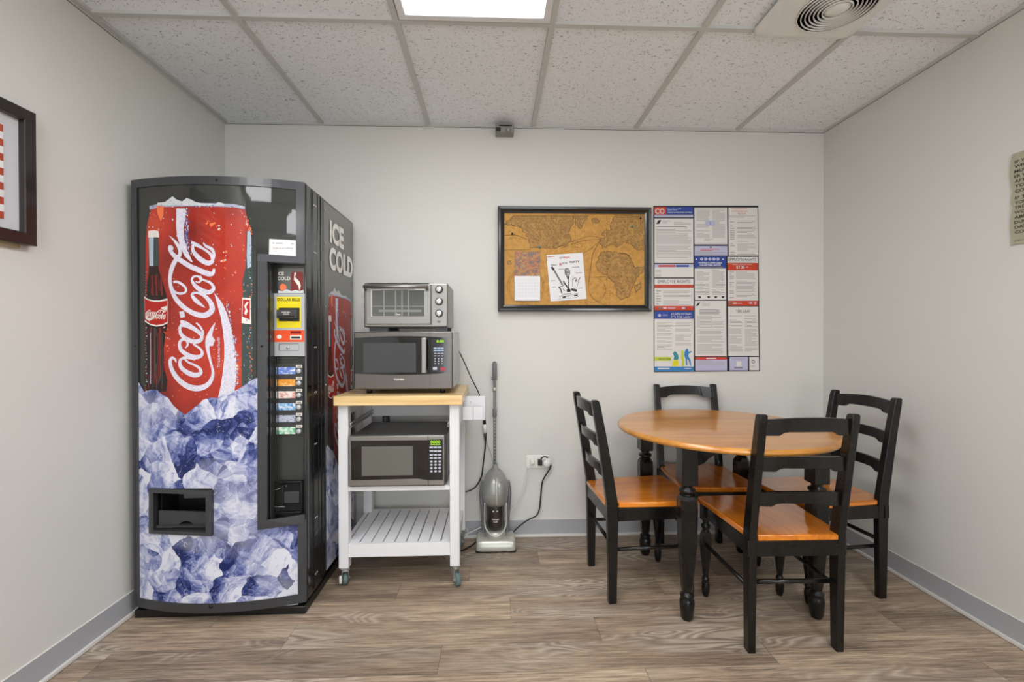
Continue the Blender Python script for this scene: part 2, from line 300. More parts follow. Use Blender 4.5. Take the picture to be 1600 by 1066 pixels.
class MB:
    def __init__(s): s.bm = bmesh.new(); s.T = None
    def _v(s, p):
        p = Vector(p)
        return s.bm.verts.new(s.T @ p if s.T else p)
    def face(s, vs, m=0, sm=False):
        try: f = s.bm.faces.new(vs)
        except ValueError: return None
        f.material_index = m; f.smooth = sm; return f
    def poly(s, pts, m=0): return s.face([s._v(p) for p in pts], m)
    def box(s, x0, x1, y0, y1, z0, z1, m=0, bev=0, seg=2):
        if x1 < x0: x0, x1 = x1, x0
        if y1 < y0: y0, y1 = y1, y0
        if z1 < z0: z0, z1 = z1, z0
        P = [(x0, y0, z0), (x1, y0, z0), (x1, y1, z0), (x0, y1, z0), (x0, y0, z1), (x1, y0, z1), (x1, y1, z1), (x0, y1, z1)]
        v = [s._v(p) for p in P]
        fs = [s.face([v[i] for i in q], m) for q in ((3, 2, 1, 0), (4, 5, 6, 7), (0, 1, 5, 4), (1, 2, 6, 5), (2, 3, 7, 6), (3, 0, 4, 7))]
        if bev:
            es = list({e for f in fs for e in f.edges}); bev = min(bev, .49*min(x1-x0, y1-y0, z1-z0))
            r = bmesh.ops.bevel(s.bm, geom=es, offset=bev, segments=seg, profile=.5, affect='EDGES')
            for f in r['faces']: f.material_index = m; f.smooth = True
        return s
    def prism(s, pts, axis, a0, a1, m=0, bev=0, sm=False):
        # pts: 2-D outline; axis x: (y,z)  y: (x,z)  z: (x,y)
        def mk(p, a): return {'x': (a, p[0], p[1]), 'y': (p[0], a, p[1]), 'z': (p[0], p[1], a)}[axis]
        A = [s._v(mk(p, a0)) for p in pts]; B = [s._v(mk(p, a1)) for p in pts]; n = len(pts)
        fs = [s.face(A, m), s.face(B[::-1], m)]
        for i in range(n): fs.append(s.face([A[i], A[(i+1) % n], B[(i+1) % n], B[i]], m, sm))
        fs = [f for f in fs if f]
        bmesh.ops.recalc_face_normals(s.bm, faces=fs)
        if bev:
            es = [e for e in fs[0].edges]+[e for e in fs[1].edges]
            r = bmesh.ops.bevel(s.bm, geom=es, offset=bev, segments=2, profile=.5, affect='EDGES')
            for f in r['faces']: f.material_index = m; f.smooth = True
        return s
    def lathe(s, prof, c=(0, 0, 0), axis='z', seg=24, m=0, sm=True, rot=0, sx=1, sy=1):
        rings = []
        for r, h in prof:
            ring = []
            for k in range(seg):
                a = 2*math.pi*k/seg+rot; u, v = r*math.cos(a)*sx, r*math.sin(a)*sy
                p = {'z': (u, v, h), 'y': (u, h, v), 'x': (h, u, v)}[axis]
                ring.append(s._v((c[0]+p[0], c[1]+p[1], c[2]+p[2])))
            rings.append(ring)
        fs = []
        for a, b in zip(rings, rings[1:]):
            for k in range(seg): fs.append(s.face([a[k], a[(k+1) % seg], b[(k+1) % seg], b[k]], m, sm))
        if prof[0][0] > 1e-6: fs.append(s.face(rings[0][::-1], m))
        if prof[-1][0] > 1e-6: fs.append(s.face(rings[-1], m))
        bmesh.ops.recalc_face_normals(s.bm, faces=[f for f in fs if f]); return s
    def tube(s, pts, r, seg=10, m=0, sub=5, cap=True):
        pts = smooth_path([tuple(p) for p in pts], sub) if sub > 1 and len(pts) > 2 else pts
        pts = [Vector(p) for p in pts]; up = None; rings = []
        for i, p in enumerate(pts):
            d = (pts[min(i+1, len(pts)-1)]-pts[max(i-1, 0)]).normalized()
            if up is None: up = d.orthogonal().normalized()
            up = (up-d*up.dot(d)).normalized(); q = d.cross(up)
            rr = r[i] if isinstance(r, list) else r
            rings.append([s._v(p+(up*math.cos(2*math.pi*k/seg)+q*math.sin(2*math.pi*k/seg))*rr) for k in range(seg)])
        for a, b in zip(rings, rings[1:]):
            for k in range(seg): s.face([a[k], a[(k+1) % seg], b[(k+1) % seg], b[k]], m, True)
        if cap: s.face(rings[0][::-1], m); s.face(rings[-1], m)
        return s
    def loft(s, rings, m=0, cap=True, sm=True):
        R = [[s._v(p) for p in r] for r in rings]; fs = []
        for a, b in zip(R, R[1:]):
            n = len(a)
            for k in range(n): fs.append(s.face([a[k], a[(k+1) % n], b[(k+1) % n], b[k]], m, sm))
        if cap: fs += [s.face(R[0][::-1], m), s.face(R[-1], m)]
        bmesh.ops.recalc_face_normals(s.bm, faces=[f for f in fs if f]); return s
    def text(s, txt, fn, x, y, h, m=0, w=None, align='l', bold=0.0, cap=None):
        """glyphs mapped by fn(x, y) -> 3-D; (x, y) the lower left, h the capital height, w an exact width"""
        vs, fs, a, b, c, d = text_geo(txt, bold)
        if not fs: return s
        k = h/.73; kx = (w/(b-a)) if w else k
        ww = (b-a)*kx; ox = x-(ww if align == 'r' else ww/2 if align == 'c' else 0)
        V = [s._v(fn(ox+(v.x-a)*kx, y+v.y*k)) for v in vs]
        for f in fs: s.face([V[i] for i in f], m)
        return s
    def build(s, name, mats, parent=None, world=True, flat=False, recalc=False):
        if recalc: bmesh.ops.recalc_face_normals(s.bm, faces=s.bm.faces)
        me = bpy.data.meshes.new(name); s.bm.to_mesh(me); s.bm.free()
        for q in (mats if isinstance(mats, (list, tuple)) else [mats]): me.materials.append(M[q] if isinstance(q, str) else q)
        o = bpy.data.objects.new(name, me); COL.objects.link(o)
        if parent is not None:
            o.parent = parent
            if world:
                r = parent
                while r.parent: r = r.parent
                me.transform(rootmat(r).inverted())
        return o
def rootmat(r): return Matrix.LocRotScale(r.location, r.rotation_euler, None)
def tag(o, label=None, cat=None, group=None, kind=None):
    if label: o['label'] = label
    if cat: o['category'] = cat
    if group: o['group'] = group
    if kind: o['kind'] = kind
    return o
def thing(name, label, cat, loc=(0, 0, 0), rz=0, group=None):
    o = bpy.data.objects.new(name, None); COL.objects.link(o); o.location = loc; o.rotation_euler = (0, 0, rz)
    o.empty_display_size = .05
    return tag(o, label, cat, group)
def solo(mb, name, mats, label, cat, group=None, loc=None):
    o = mb.build(name, mats)
    if loc is not None:
        o.data.transform(Matrix.Translation(-Vector(loc))); o.location = loc
    return tag(o, label, cat, group)
def struct(mb, name, mats): return tag(mb.build(name, mats), kind='structure')
def copy_tree(o, parent=None):
    c = o.copy(); COL.objects.link(c)
    if parent is not None: c.parent = parent
    for ch in list(o.children): copy_tree(ch, c)
    return c

# ================================================================ the room
b = MB(); b.box(XL-.1, XR+.1, YF-.1, D+.1, -.08, 0); struct(b, 'floor', 'floor')
b = MB(); b.box(XL-.1, XR+.1, D, D+.1, 0, H+.1)
# hairline drywall seam across the back wall
for x0, x1 in ((783, 838), (842, 905), (1140, 1176), (1182, 1215), (1228, 1284)):
    p, q = PY(x0, 599), PY(x1, 600.5+(x1-900)/800); b.box(p.x, q.x, D-.0007, D+.001, p.z-.0012, p.z+.0012, 0)
struct(b, 'wall_back', 'wall')
b = MB(); b.box(XL-.1, XL, YF-.1, D, 0, H+.1); struct(b, 'wall_left', 'wall')
b = MB(); b.box(XR, XR+.1, YF-.1, D, 0, H+.1); struct(b, 'wall_right', 'wall')
b = MB(); b.box(XL, FILL_WIN[0], YF-.1, YF, 0, H+.1); b.box(FILL_WIN[1], XR, YF-.1, YF, 0, H+.1); b.box(FILL_WIN[0], FILL_WIN[1], YF-.1, YF, 0, FILL_WIN[2]); b.box(FILL_WIN[0], FILL_WIN[1], YF-.1, YF, FILL_WIN[3], H+.1); struct(b, 'wall_front', 'wall')
b = MB()
for x0, x1, z0, z1 in ((FILL_WIN[0], FILL_WIN[0]+.05, FILL_WIN[2], FILL_WIN[3]), (FILL_WIN[1]-.05, FILL_WIN[1], FILL_WIN[2], FILL_WIN[3]), (FILL_WIN[0], FILL_WIN[1], FILL_WIN[2], FILL_WIN[2]+.05), (FILL_WIN[0], FILL_WIN[1], FILL_WIN[3]-.05, FILL_WIN[3]), (.18, .22, FILL_WIN[2], FILL_WIN[3])): b.box(x0, x1, YF-.06, YF+.01, z0, z1, 0, .004)
struct(b, 'added_window', 'white')  # frame for the added, unseen fill window
b = MB(); b.box(XL-.1, XR+.1, YF-.1, D+.1, H+.012, H+.1); struct(b, 'ceiling', 'ceil')
# suspended grid: one tee every 2 ft across, every 4 ft in depth
gx = [.229+.6096*k for k in range(-3, 4) if XL+.05 < .229+.6096*k < XR-.05]
gy = [1.80-1.2192*k for k in range(0, 5) if 1.80-1.2192*k > YF]
b = MB()
for x in gx: b.box(x-.012, x+.012, YF, D, H, H+.014, 0, .001, 1)
for y in gy: b.box(XL, XR, y-.012, y+.012, H-.0004, H+.014, 0, .001, 1)
struct(b, 'trim_1', 'grid')
b = MB()
b.box(XL, XL+.02, YF, D, H-.001, H+.012); b.box(XR-.004, XR, YF, D, H-.001, H+.012); b.box(XL, XR, D-.006, D, H-.001, H+.012); b.box(XL, XR, YF, YF+.02, H-.001, H+.012)
b.box(XL, XL+.0015, YF, D, H-.012, H-.001); b.box(XR-.0015, XR, YF, D, H-.005, H-.001); b.box(XL, XR, D-.0015, D, H-.006, H-.001)
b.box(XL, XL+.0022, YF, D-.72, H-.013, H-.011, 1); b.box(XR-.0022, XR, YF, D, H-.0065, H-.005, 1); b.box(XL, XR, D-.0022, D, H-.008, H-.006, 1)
struct(b, 'trim_2', ['grid', 'grid_dark'])
def baseboard(name, x0, x1, y0, y1, ax, sgn):
    b = MB(); t, tw, th = .005, .014, .017
    if ax == 'x':   # runs along x on a wall of constant y
        b.box(x0, x1, y0, y0+sgn*t, 0.0, .1, 0, .002, 1); b.box(x0, x1, y0, y0+sgn*tw, 0, th, 1, .004, 2); b.box(x0, x1, y0, y0+sgn*.006, .1, .1025, 1)
    else:
        b.box(x0, x0+sgn*t, y0, y1, 0.0, .1, 0, .002, 1); b.box(x0, x0+sgn*tw, y0, y1, 0, th, 1, .004, 2); b.box(x0, x0+sgn*.006, y0, y1, .1, .1025, 1)
    struct(b, name, ['base', 'toe'])
baseboard('baseboard_back', XL, XR, D, D, 'x', -1)
baseboard('baseboard_left', XL, XL, YF, D-.015, 'y', 1)
baseboard('baseboard_right', XR, XR, YF, D-.015, 'y', -1)

# ceiling lights (recessed 2 x 4 ft troffers): one real, the rest added fill
def light(x, y, label, rot=False):
    t = thing('ceiling_light', label, 'light', (x, y, H), 0, 'recessed ceiling lights')
    hw, hd = (.292, .598)
    b = MB(); o = .03
    for (x0, x1, y0, y1) in ((-hw, hw, -hd, -hd+o), (-hw, hw, hd-o, hd), (-hw, -hw+o, -hd+o, hd-o), (hw-o, hw, -hd+o, hd-o)):
        b.box(x0, x1, y0, y1, -.006, .010, 0, .003, 1)
    b.build('frame', 'white', t, False)
    b = MB(); b.box(-hw+o, hw-o, -hd+o, hd-o, .002, .008); b.build('diffuser', 'diff', t, False)
    return t
light(LIGHTS[0][0], LIGHTS[0][1]+.01, 'bright white rectangular ceiling light at the top centre of the photo')
light(LIGHTS[1][0], LIGHTS[1][1], 'added rectangular fill light above the camera at the left wall, out of view')
light(LIGHTS[2][0], LIGHTS[2][1], 'added rectangular fill light above the camera towards the right wall, out of view')
light(LIGHTS[3][0], LIGHTS[3][1], 'added rectangular fill light well behind the camera in the middle, out of view')

# exhaust vent / round louvered diffuser
t = thing('ceiling_vent', 'white plastic ceiling vent with round concentric louvres, upper right', 'vent', (1.245, 1.63, H))
b = MB()
pts = []
hwv, hdv, rc = .205, .19, .045
for cx, cy, a0 in ((hwv-rc, hdv-rc, 0), (-hwv+rc, hdv-rc, 90), (-hwv+rc, -hdv+rc, 180), (hwv-rc, -hdv+rc, 270)):
    for k in range(7): a = math.radians(a0+15*k); pts.append((cx+rc*math.cos(a), cy+rc*math.sin(a)))
def ringpts(scale, z): return [(1.245+x*scale, 1.63+y*scale, z) for x, y in pts]
b.loft([ringpts(1, H), ringpts(1, H-.008), ringpts(.9, H-.024), ringpts(.8, H-.026)], 0)
b.build('cover', 'vent', t)
b = MB(); b.lathe([(.13, -.0262), (.13, -.0268)], (1.26, 1.63, H), 'z', 48); b.build('throat', 'blk_void', t)
b = MB()
for k in range(7):
    r = .045+.0135*k
    b.lathe([(r, -.0272), (r+.0005, -.036+.0006*k), (r+.0035, -.0345+.0006*k), (r+.004, -.0272)], (1.26, 1.63, H), 'z', 48)
b.build('louver_ring', 'vent', t)
b = MB(); b.lathe([(0, -.036), (.03, -.036), (.042, -.028), (.042, -.027)], (1.26, 1.63, H), 'z', 40); b.build('hub', 'vent', t)

# sensor box at the ceiling line
t = thing('ceiling_sensor', 'small grey metal box with black square and round lens at ceiling line', 'sensor', (.063, D, 2.39))
p, q = PY(774, 193, D-.06), PY(803, 208, D-.06)
b = MB(); b.box(p.x, q.x, D-.07, D-.001, q.z, H-.012, 0, .005); b.build('housing', 'sensor', t)
b = MB(); b.box(p.x+.004, p.x+.03, D-.073, D-.068, q.z+.004, q.z+.026, 0, .001); b.build('window', 'blk_gl', t)
b = MB(); b.box(p.x+.02, q.x-.012, D-.072, D-.068, q.z+.034, q.z+.040); b.build('slot', 'blk_void', t)
b = MB(); b.lathe([(.015, 0), (.013, -.006), (.007, -.011), (0, -.012)], (q.x-.032, D-.07, q.z+.014), 'y', 20); b.build('lens', 'silver_pl', t)

# ================================================================ vending machine
XC, HWD = -1.157, .355; YE, BOW = 1.965, .065
def yf(X): return YE-BOW*(1-min(1, abs((X-XC)/HWD))**2)
def PF(x, y, off=0):     # photograph point -> point on the bowed door front
    Y = YE-.03
    for _ in range(8): p = PY(x, y, Y); Y = yf(p.x)
    p = PY(x, y, Y); return Vector((p.x, p.y-off, p.z))
vm = thing('vending_machine', 'tall black vending machine picturing a red can over blue ice, left of the cart', 'vending machine', (XC, 2.28, 0))
MX0, MX1 = XC-HWD, XC+HWD
def bowed(b, x0, x1, z0, z1, off, depth, m=0, n=24):
    f = [(x0+(x1-x0)*k/n) for k in range(n+1)]
    pts = [(x, yf(x)-off) for x in f]+[(x, yf(x)-off+depth) for x in f[::-1]]
    b.prism(pts, 'z', z0, z1, m)
ZT = 1.828
b = MB(); b.box(MX0+.004, MX1-.002, 1.955, 2.62, 0, .034, 0, .004); b.box(MX0+.03, MX1-.03, 2.0, 2.6, .034, .055); b.build('base', 'blk_pl', vm)
b = MB(); b.box(MX0, MX1, 2.155, 2.62, .055, ZT, 0, .004)
b.build('cabinet', 'side_vm', vm)
b = MB()      # door body: side skins, with stepped grooves
fr = [(MX0+(MX1-MX0)*k/24) for k in range(25)]
door = [(x, yf(x)+.022) for x in fr]+[(MX1, 2.095), (MX1-.012, 2.10), (MX1-.012, 2.15), (MX0+.012, 2.15), (MX0, 2.1)]
# the door is hollow around the control recess, so it is built as slabs
RX0, RX1 = PF(418, 600).x, MX1-.0035
RZ0, RZ1 = PF(440, 812).z, PF(440, 411).z
def slab(x0, x1, z0, z1, yb=2.15, m=0):
    n = max(1, int((x1-x0)/.03)); f = [x0+(x1-x0)*k/n for k in range(n+1)]
    b.prism([(x, yf(x)+.006) for x in f]+[(x1, yb), (x0, yb)], 'z', z0, z1, m)
# vend opening
VX0, VX1, VZ0, VZ1 = PF(246, 800).x, PF(327, 800).x, PF(290, 826).z, PF(290, 769).z
slab(MX0, VX0, .05, ZT); slab(VX0, VX1, .05, VZ0); slab(VX0, VX1, VZ1, ZT); slab(VX1, RX0, .05, ZT)
slab(RX0, RX1, .05, RZ0); slab(RX0, RX1, RZ1, ZT); slab(RX1, MX1, .05, ZT)
slab_back = [(VX0, VX1, VZ0, VZ1, 2.06), (RX0, RX1, RZ0, RZ1, 2.0)]
for x0, x1, z0, z1, y in slab_back: b.box(x0, x1, y, 2.15, z0, z1, 0)
b.build('door', 'side_vm', vm)
b = MB()      # raised vertical ribs and seam on the door's right side
for y0, y1, d in ((1.972, 1.99, .003), (2.03, 2.036, .002), (2.04, 2.085, .0035), (2.10, 2.11, .002), (2.135, 2.15, .003)):
    b.box(MX1-.001, MX1+d, y0, y1, .06, ZT-.004, 0, .0012, 1)
b.build('side_rib', 'side_vm', vm)
for Y, zs in ((2.052, (.12, .35+.02, .70, .93, 1.13, 1.55, 1.76)), (2.07, (.12, .37, .70, .93, 1.13, 1.55, 1.76))):
    for z in zs: b = MB(); b.lathe([(.005, .0035), (.004, .006), (0, .0066)], (MX1, Y, z), 'x', 12); b.build('screw', 'chrome', vm)
# outer frame strips on the front, following the bow
b = MB()
xa, xb = PF(217.5, 600).x, PF(466, 870).x
zt0 = PF(340, 289).z; zb0 = PF(340, 942).z
bowed(b, MX0, MX1, zt0+.0, ZT+.002, .006, .02); bowed(b, MX0, MX1, .05, zb0, .006, .02)
bowed(b, MX0, xa, zb0, zt0, .006, .02, 0, 3); bowed(b, xb, MX1, zb0, PF(470, 812).z, .006, .02, 0, 3); bowed(b, xb, MX1, PF(470, 404).z, zt0, .006, .02, 0, 3)
b.build('door_frame', 'frame_vm', vm)
b = MB(); b.box(MX0+.002, MX0+.012, yf(MX0)-.012, 2.0, .05, ZT, 0, .002); b.build('hinge_strip', 'dkgrey', vm)
# frame around the control recess
b = MB()
def quadstrip(b, pa, off, m=0, th=.012):     # thick strip on the door front from photo outline
    A = [PF(x, y, off) for x, y in pa]; B = [p+Vector((0, th, 0)) for p in A]
    n = len(A); va = [b._v(p) for p in A]; vb = [b._v(p) for p in B]
    fs = [b.face(va, m), b.face(vb[::-1], m)]+[b.face([va[i], vb[i], vb[(i+1) % n], va[(i+1) % n]], m) for i in range(n)]
    bmesh.ops.recalc_face_normals(b.bm, faces=[f for f in fs if f])
quadstrip(b, [(404, 397), (477, 402), (477, 412), (419, 409), (404, 408)], .009)
quadstrip(b, [(404, 408), (419, 409), (419, 812), (404, 827)], .009)
quadstrip(b, [(404, 827), (419, 812), (477, 803), (477, 817), (466, 819)], .009)
b.build('recess_frame', 'frame_vm', vm)
# recess liner
b = MB()
b.box(RX0+.002, RX0+.006, yf(RX0)+.012, 2.0, RZ0, RZ1)
for k, dx in enumerate((.007, .015)): b.box(RX0+dx, RX0+dx+.004, 1.975, 2.0, RZ0+.01, RZ1-.01)
b.box(RX0, RX1, 1.985, 2.0, RZ0, RZ1)
b.build('recess_liner', 'panel_vm', vm)
for z in (0.0,): pass
YR = 1.985     # plane of the recessed control panel
def PR(x, y, off=0): return PY(x, y, YR-off)
def rbox(b, x0, y0, x1, y1, o0, o1, m=0, bev=.001):      # box on the recess plane, corners in photo pixels
    p, q = PY(x0, y1, YR-o1), PY(x1, y0, YR-o1); b.box(p.x, q.x, YR-o1, YR-o0, p.z, q.z, m, bev, 1)
    return p, q
def flat(plane):   # text/shape mapper in photo pixels (y up)
    return lambda x, y: plane(x, -y)
# payment plate
b = MB(); rbox(b, 427.5, 458.5, 476, 557, 0, .012); pp = b.build('payment_panel', 'lgrey', vm)
b = MB(); rbox(b, 432, 464, 470, 512.5, .012, .0125, 0, 0)
b.text('DOLLAR BILLS', lambda x, y: PR(x, -y, .0132), 433.5, -470.5, 4.6, 1, w=35, bold=.02)
b.build('bill_sticker', ['yellow', 'ink'], pp)
b = MB(); rbox(b, 435.5, 481, 467.5, 502, .012, .016, 1); rbox(b, 431.5, 484, 463, 498, .012, .034, 0, .003)
b.box(PR(434, 492, .034).x, PR(459.5, 492, .034).x, YR-.0346, YR-.033, PR(440, 496, .034).z, PR(440, 493.5, .034).z, 2)
b.text('INSERT BILL', lambda x, y: PR(x, -y, .0348), 447, -489, 1.9, 3, align='c', bold=.02); b.text('FACE UP', lambda x, y: PR(x, -y, .0348), 447, -491.8, 1.7, 3, align='c', bold=.02)
b.build('bill_acceptor', ['dkgrey', 'ink', 'blk_void', 'ivory'], pp)
b = MB(); rbox(b, 429, 516, 475, 534.5, .012, .0128, 0, 0); rbox(b, 454, 517.5, 470.5, 521.5, .0128, .0134, 1, 0)
b.lathe([(.011, 0), (.011, -.001)], PR(436.5, 526.5, .0128), 'y', 20, 2, sx=1, sy=.8)
rbox(b, 453, 524, 471, 531, .0128, .014, 2); rbox(b, 455, 526, 469, 529, .014, .0146, 3, 0)
b.build('coin_sticker', ['orange', 'deepred', 'ivory', 'ink'], pp)
b = MB(); rbox(b, 435.5, 537, 466, 548, .012, .0135, 1); rbox(b, 436.5, 537.8, 466.5, 547.5, .0135, .015, 0)
b.lathe([(.006, 0), (.006, -.006), (0, -.007)], PR(450.5, 543, .015), 'y', 16, 0); b.build('coin_return_lever', ['lgrey', 'dkgrey'], pp)
# ICE COLD insert picture
b = MB(); rbox(b, 432, 419, 475, 458, 0, .004, 0, 0)
fR = lambda o: (lambda x, y: PR(x, -y, o))
b.text('ICE', fR(.0052), 433.5, -430, 5.2, 1, bold=.03); b.text('COLD', fR(.0052), 433.5, -437.5, 5.2, 1, w=20, bold=.03)
def mpoly(b, pts, fn, m):
    tri = geometry.tessellate_polygon([[Vector((p[0], p[1], 0)) for p in pts]]); V = [b._v(fn(p[0], p[1])) for p in pts]
    for q in tri: b.face([V[i] for i in q], m)
mpoly(b, [(455, 427), (457, 425), (472, 425), (473.5, 428), (473.5, 456), (455, 456)], lambda x, y: PR(x, y, .005), 2)
mpoly(b, [(437, 447), (441, 443), (446, 445), (448, 449), (446, 453), (440, 454), (437, 451)], lambda x, y: PR(x, y, .005), 3)
mpoly(b, [(432, 458), (435, 454), (441, 455), (448, 452), (455, 455), (462, 453), (468, 455), (474, 453), (475, 458)], lambda x, y: PR(x, y, .0056), 4)
mpoly(b, [(460, 426), (463, 426), (461, 433), (468, 440), (470, 447), (468, 455), (466, 447), (459, 437)], lambda x, y: PR(x, y, .0058), 1)
b.build('ice_cold_insert', ['side_panel', 'ivory', 'bottle_hi', 'amber', 'crushed'], vm)
# drink selection window
b = MB(); rbox(b, 428.5, 568, 473, 679, 0, .006); sw = b.build('selection_window', 'dkgrey', vm)
for k, (nm, mt) in enumerate(SEL):
    y = 574+k*18.75
    b = MB(); rbox(b, 430.5, y, 461.5, y+11, .006, .008, 0, 0); o = b.build('drink_label', [mt], sw); o['label'] = nm+' drink label'
    b = MB(); rbox(b, 462.5, y-3.5, 472, y+1, .006, .0075, 0, 0); b.text('1.00', fR(.0082), 464, -(y), 2.6, 1, w=6.5, bold=.02); b.build('price_tag', ['ivory', 'ink'], sw)
    b = MB(); b.lathe([(.0105, 0), (.0105, -.007), (.008, -.009), (0, -.009)], PR(467.5, y+6, .006), 'y', 20); b.build('select_button', 'lgrey', sw)
# blank lower plate and change cup
b = MB(); rbox(b, 428, 682, 474, 745, 0, .003); 
for x, y in ((431, 743), (458, 743), (475.5, 742)): b.lathe([(.003, 0), (.002, -.002), (0, -.002)], PR(x, y, .003), 'y', 10)
b.build('blank_plate', 'panel_vm', vm)
b = MB()
p, q = PR(427, 803, .018), PR(472, 752, .018); x0, x1, z0, z1 = p.x, q.x, p.z, q.z
for bx in ((x0, x1, z0, z0+.008), (x0, x1, z1-.006, z1), (x0, x0+.007, z0, z1), (x1-.007, x1, z0, z1)): b.box(bx[0], bx[1], YR-.022, YR, bx[2], bx[3], 0, .002, 1)
b.box(x0, x1, YR-.004, YR-.001, z0, z1, 1)
b.box(x0+.045, x1-.012, YR-.02, YR-.004, z0+.045, z1-.045, 2, .002); b.box(x0+.008, x0+.04, YR-.012, YR-.004, z0+.03, z1-.02, 0, .002)
b.tube([(x0+.006, YR-.02, z1-.035), (x0+.03, YR-.02, z1-.03)], .0015, 6, 3, 1); b.tube([(x0+.006, YR-.02, z0+.03), (x0+.05, YR-.02, z0+.03)], .0015, 6, 3, 1); b.lathe([(.004, 0), (0, -.003)], (x0+.055, YR-.018, z1-.02), 'y', 10, 3)
b.build('change_cup', ['blk_pl', 'blk_void', 'dkgrey', 'silver_pl'], vm)
# delivery door
b = MB()
quadstrip(b, [(238, 761), (335, 765), (327, 771), (245, 768)], .02, 0, .026); quadstrip(b, [(238, 761), (245, 768), (245, 826), (238, 831)], .02, 0, .026)
quadstrip(b, [(238, 831), (245, 826), (327, 829), (335, 835)], .02, 0, .026); quadstrip(b, [(335, 765), (335, 835), (326, 829), (326, 771)], .02, 0, .026)
quadstrip(b, [(291, 769), (326, 770), (326, 776), (291, 777)], .014, 0, .004)
dd = b.build('delivery_frame', 'frame_vm', vm)
b = MB()
Yv = 1.93
arc = [(291+12*math.cos(a), 823-8.5*math.sin(a)) for a in [math.pi*k/10 for k in range(11)]]
outl = [(248, 798), (322, 800), (322, 823.5)]+arc+[(248, 821.5)]
A = [PY(x, y, Yv) for x, y in outl]; b.prism([(p.x, p.z) for p in A], 'y', Yv, Yv+.008, 0)
b.build('delivery_flap', 'dkgrey', dd)
b = MB(); b.box(VX0, VX1, 2.05, 2.06, VZ0, VZ1, 0)
b.box(VX0, VX0+.004, 1.95, 2.06, VZ0, VZ1, 0); b.box(VX0, VX1, 1.92, 2.06, VZ0-.002, VZ0+.006, 1); b.build('chute', ['blk_void', 'dkgrey'], dd)
for x, y, r, o in ((340, 282, .005, .006), (331, 946.5, .008, .006), (213, 541, .004, .006), (411, 541, .005, .010)):
    b = MB(); p = PF(x, y); b.lathe([(r, 0), (r*.9, -.003), (0, -.004)], (p.x, p.y-o, p.z), 'y', 14); b.build('frame_bolt', 'blk_pl', vm)

# ---- printed pictures.  art is in photograph pixels of the front; fn maps it onto a surface
ICE_TOP = [(214, 600), (221, 603), (226, 612), (236, 609), (246, 609), (254, 616), (263, 621), (272, 634), (280, 641), (290, 648), (297, 643), (303, 638), (311, 632), (318, 625), (330, 621), (341, 622), (350, 616), (358, 617), (369, 610), (380, 604), (390, 597), (398, 592), (404, 590)]
c4 = lambda L: [(225+p[0]/4.634, 430+p[1]/4.634)+((p[2]/4.634,) if len(p) > 2 else ()) for p in L]
c3 = lambda L: [(225+p[0]/5.92, 290+p[1]/5.92)+((p[2]/5.92,) if len(p) > 2 else ()) for p in L]
SCRIPT = [
 c4([(236, 632, 8), (226, 608, 16), (204, 600, 20), (192, 624, 24), (200, 672, 28), (232, 732, 34), (285, 785, 38), (345, 815, 42), (410, 818, 40), (465, 792, 34), (495, 745, 26), (502, 700, 20), (492, 655, 16), (480, 610, 18), (468, 560, 22), (462, 510, 30), (470, 460, 40), (487, 410, 28), (505, 370, 14), (519, 343, 2)]),
 c4([(372, 614, 12), (330, 600, 18), (285, 602, 20), (262, 625, 22), (272, 668, 28), (318, 706, 34), (372, 724, 34), (412, 710, 28), (406, 676, 20), (366, 650, 16), (325, 632, 14), (296, 608, 12)]),
 c4([(300, 528, 8), (320, 505, 14), (308, 472, 16), (278, 468, 20), (260, 495, 22), (270, 540, 28), (318, 578, 32), (372, 594, 32), (412, 586, 26), (424, 560, 20), (405, 530, 16), (360, 500, 14)]),
 c4([(262, 395, 20), (272, 430, 26), (312, 464, 32), (368, 482, 32), (412, 470, 28), (420, 442, 22), (392, 412, 18), (340, 385, 18), (292, 366, 20), (266, 372, 20), (262, 395, 20)]),
 c4([(266, 335, 18), (300, 345, 26), (350, 378, 30), (400, 415, 28), (424, 440, 18), (428, 412, 16), (408, 372, 14), (380, 345, 10)]),
 c4([(266, 352, 20), (292, 366, 18)]),
 c4([(275, 262, 36), (284, 308, 34)]),
 c4([(446, 236, 2), (415, 214, 20), (385, 190, 30), (358, 160, 24), (352, 138, 18), (385, 128, 16), (440, 150, 24), (485, 200, 34), (494, 255, 40), (442, 292, 40), (370, 280, 36), (300, 240, 34), (240, 180, 32), (208, 120, 28), (193, 60, 26), (192, 10, 26), (205, -50, 32), (228, -100, 32), (255, -140, 26)]),
 c3([(300, 690, 34), (335, 640, 34), (330, 580, 32), (300, 530, 26), (270, 495, 14), (236, 464, 2)]),
 c4([(196, 60, 18), (215, 110, 16), (255, 134, 16), (296, 128, 16), (308, 104, 16), (285, 72, 18), (245, 50, 18), (214, 52, 16)]),
 c3([(262, 600, 18), (262, 575, 26), (240, 565, 20), (245, 600, 30), (290, 655, 40), (360, 705, 44), (430, 748, 46), (520, 788, 48), (600, 818, 48), (640, 812, 34), (652, 770, 22)]),
 c3([(455, 548, 20), (462, 612, 34), (520, 678, 46), (590, 718, 44), (636, 700, 34), (622, 640, 26), (560, 590, 22), (500, 562, 20), (455, 548, 20)]),
 c3([(440, 525, 26), (500, 550, 24), (545, 580, 20)]), c3([(552, 530, 10), (575, 560, 22), (630, 590, 30), (652, 640, 26), (640, 690, 20), (600, 740, 14)]),
 c3([(520, 835, 18), (535, 865, 20), (515, 895, 16), (480, 890, 12)]),
 c3([(505, 838, 18), (462, 845, 20), (448, 880, 24), (485, 935, 38), (555, 980, 46), (615, 985, 40), (648, 950, 32), (622, 905, 24), (570, 880, 20), (525, 862, 18), (505, 838, 18)]),
]
BARB = c4([(462, 512), (500, 514), (517, 472), (488, 425), (470, 440)])
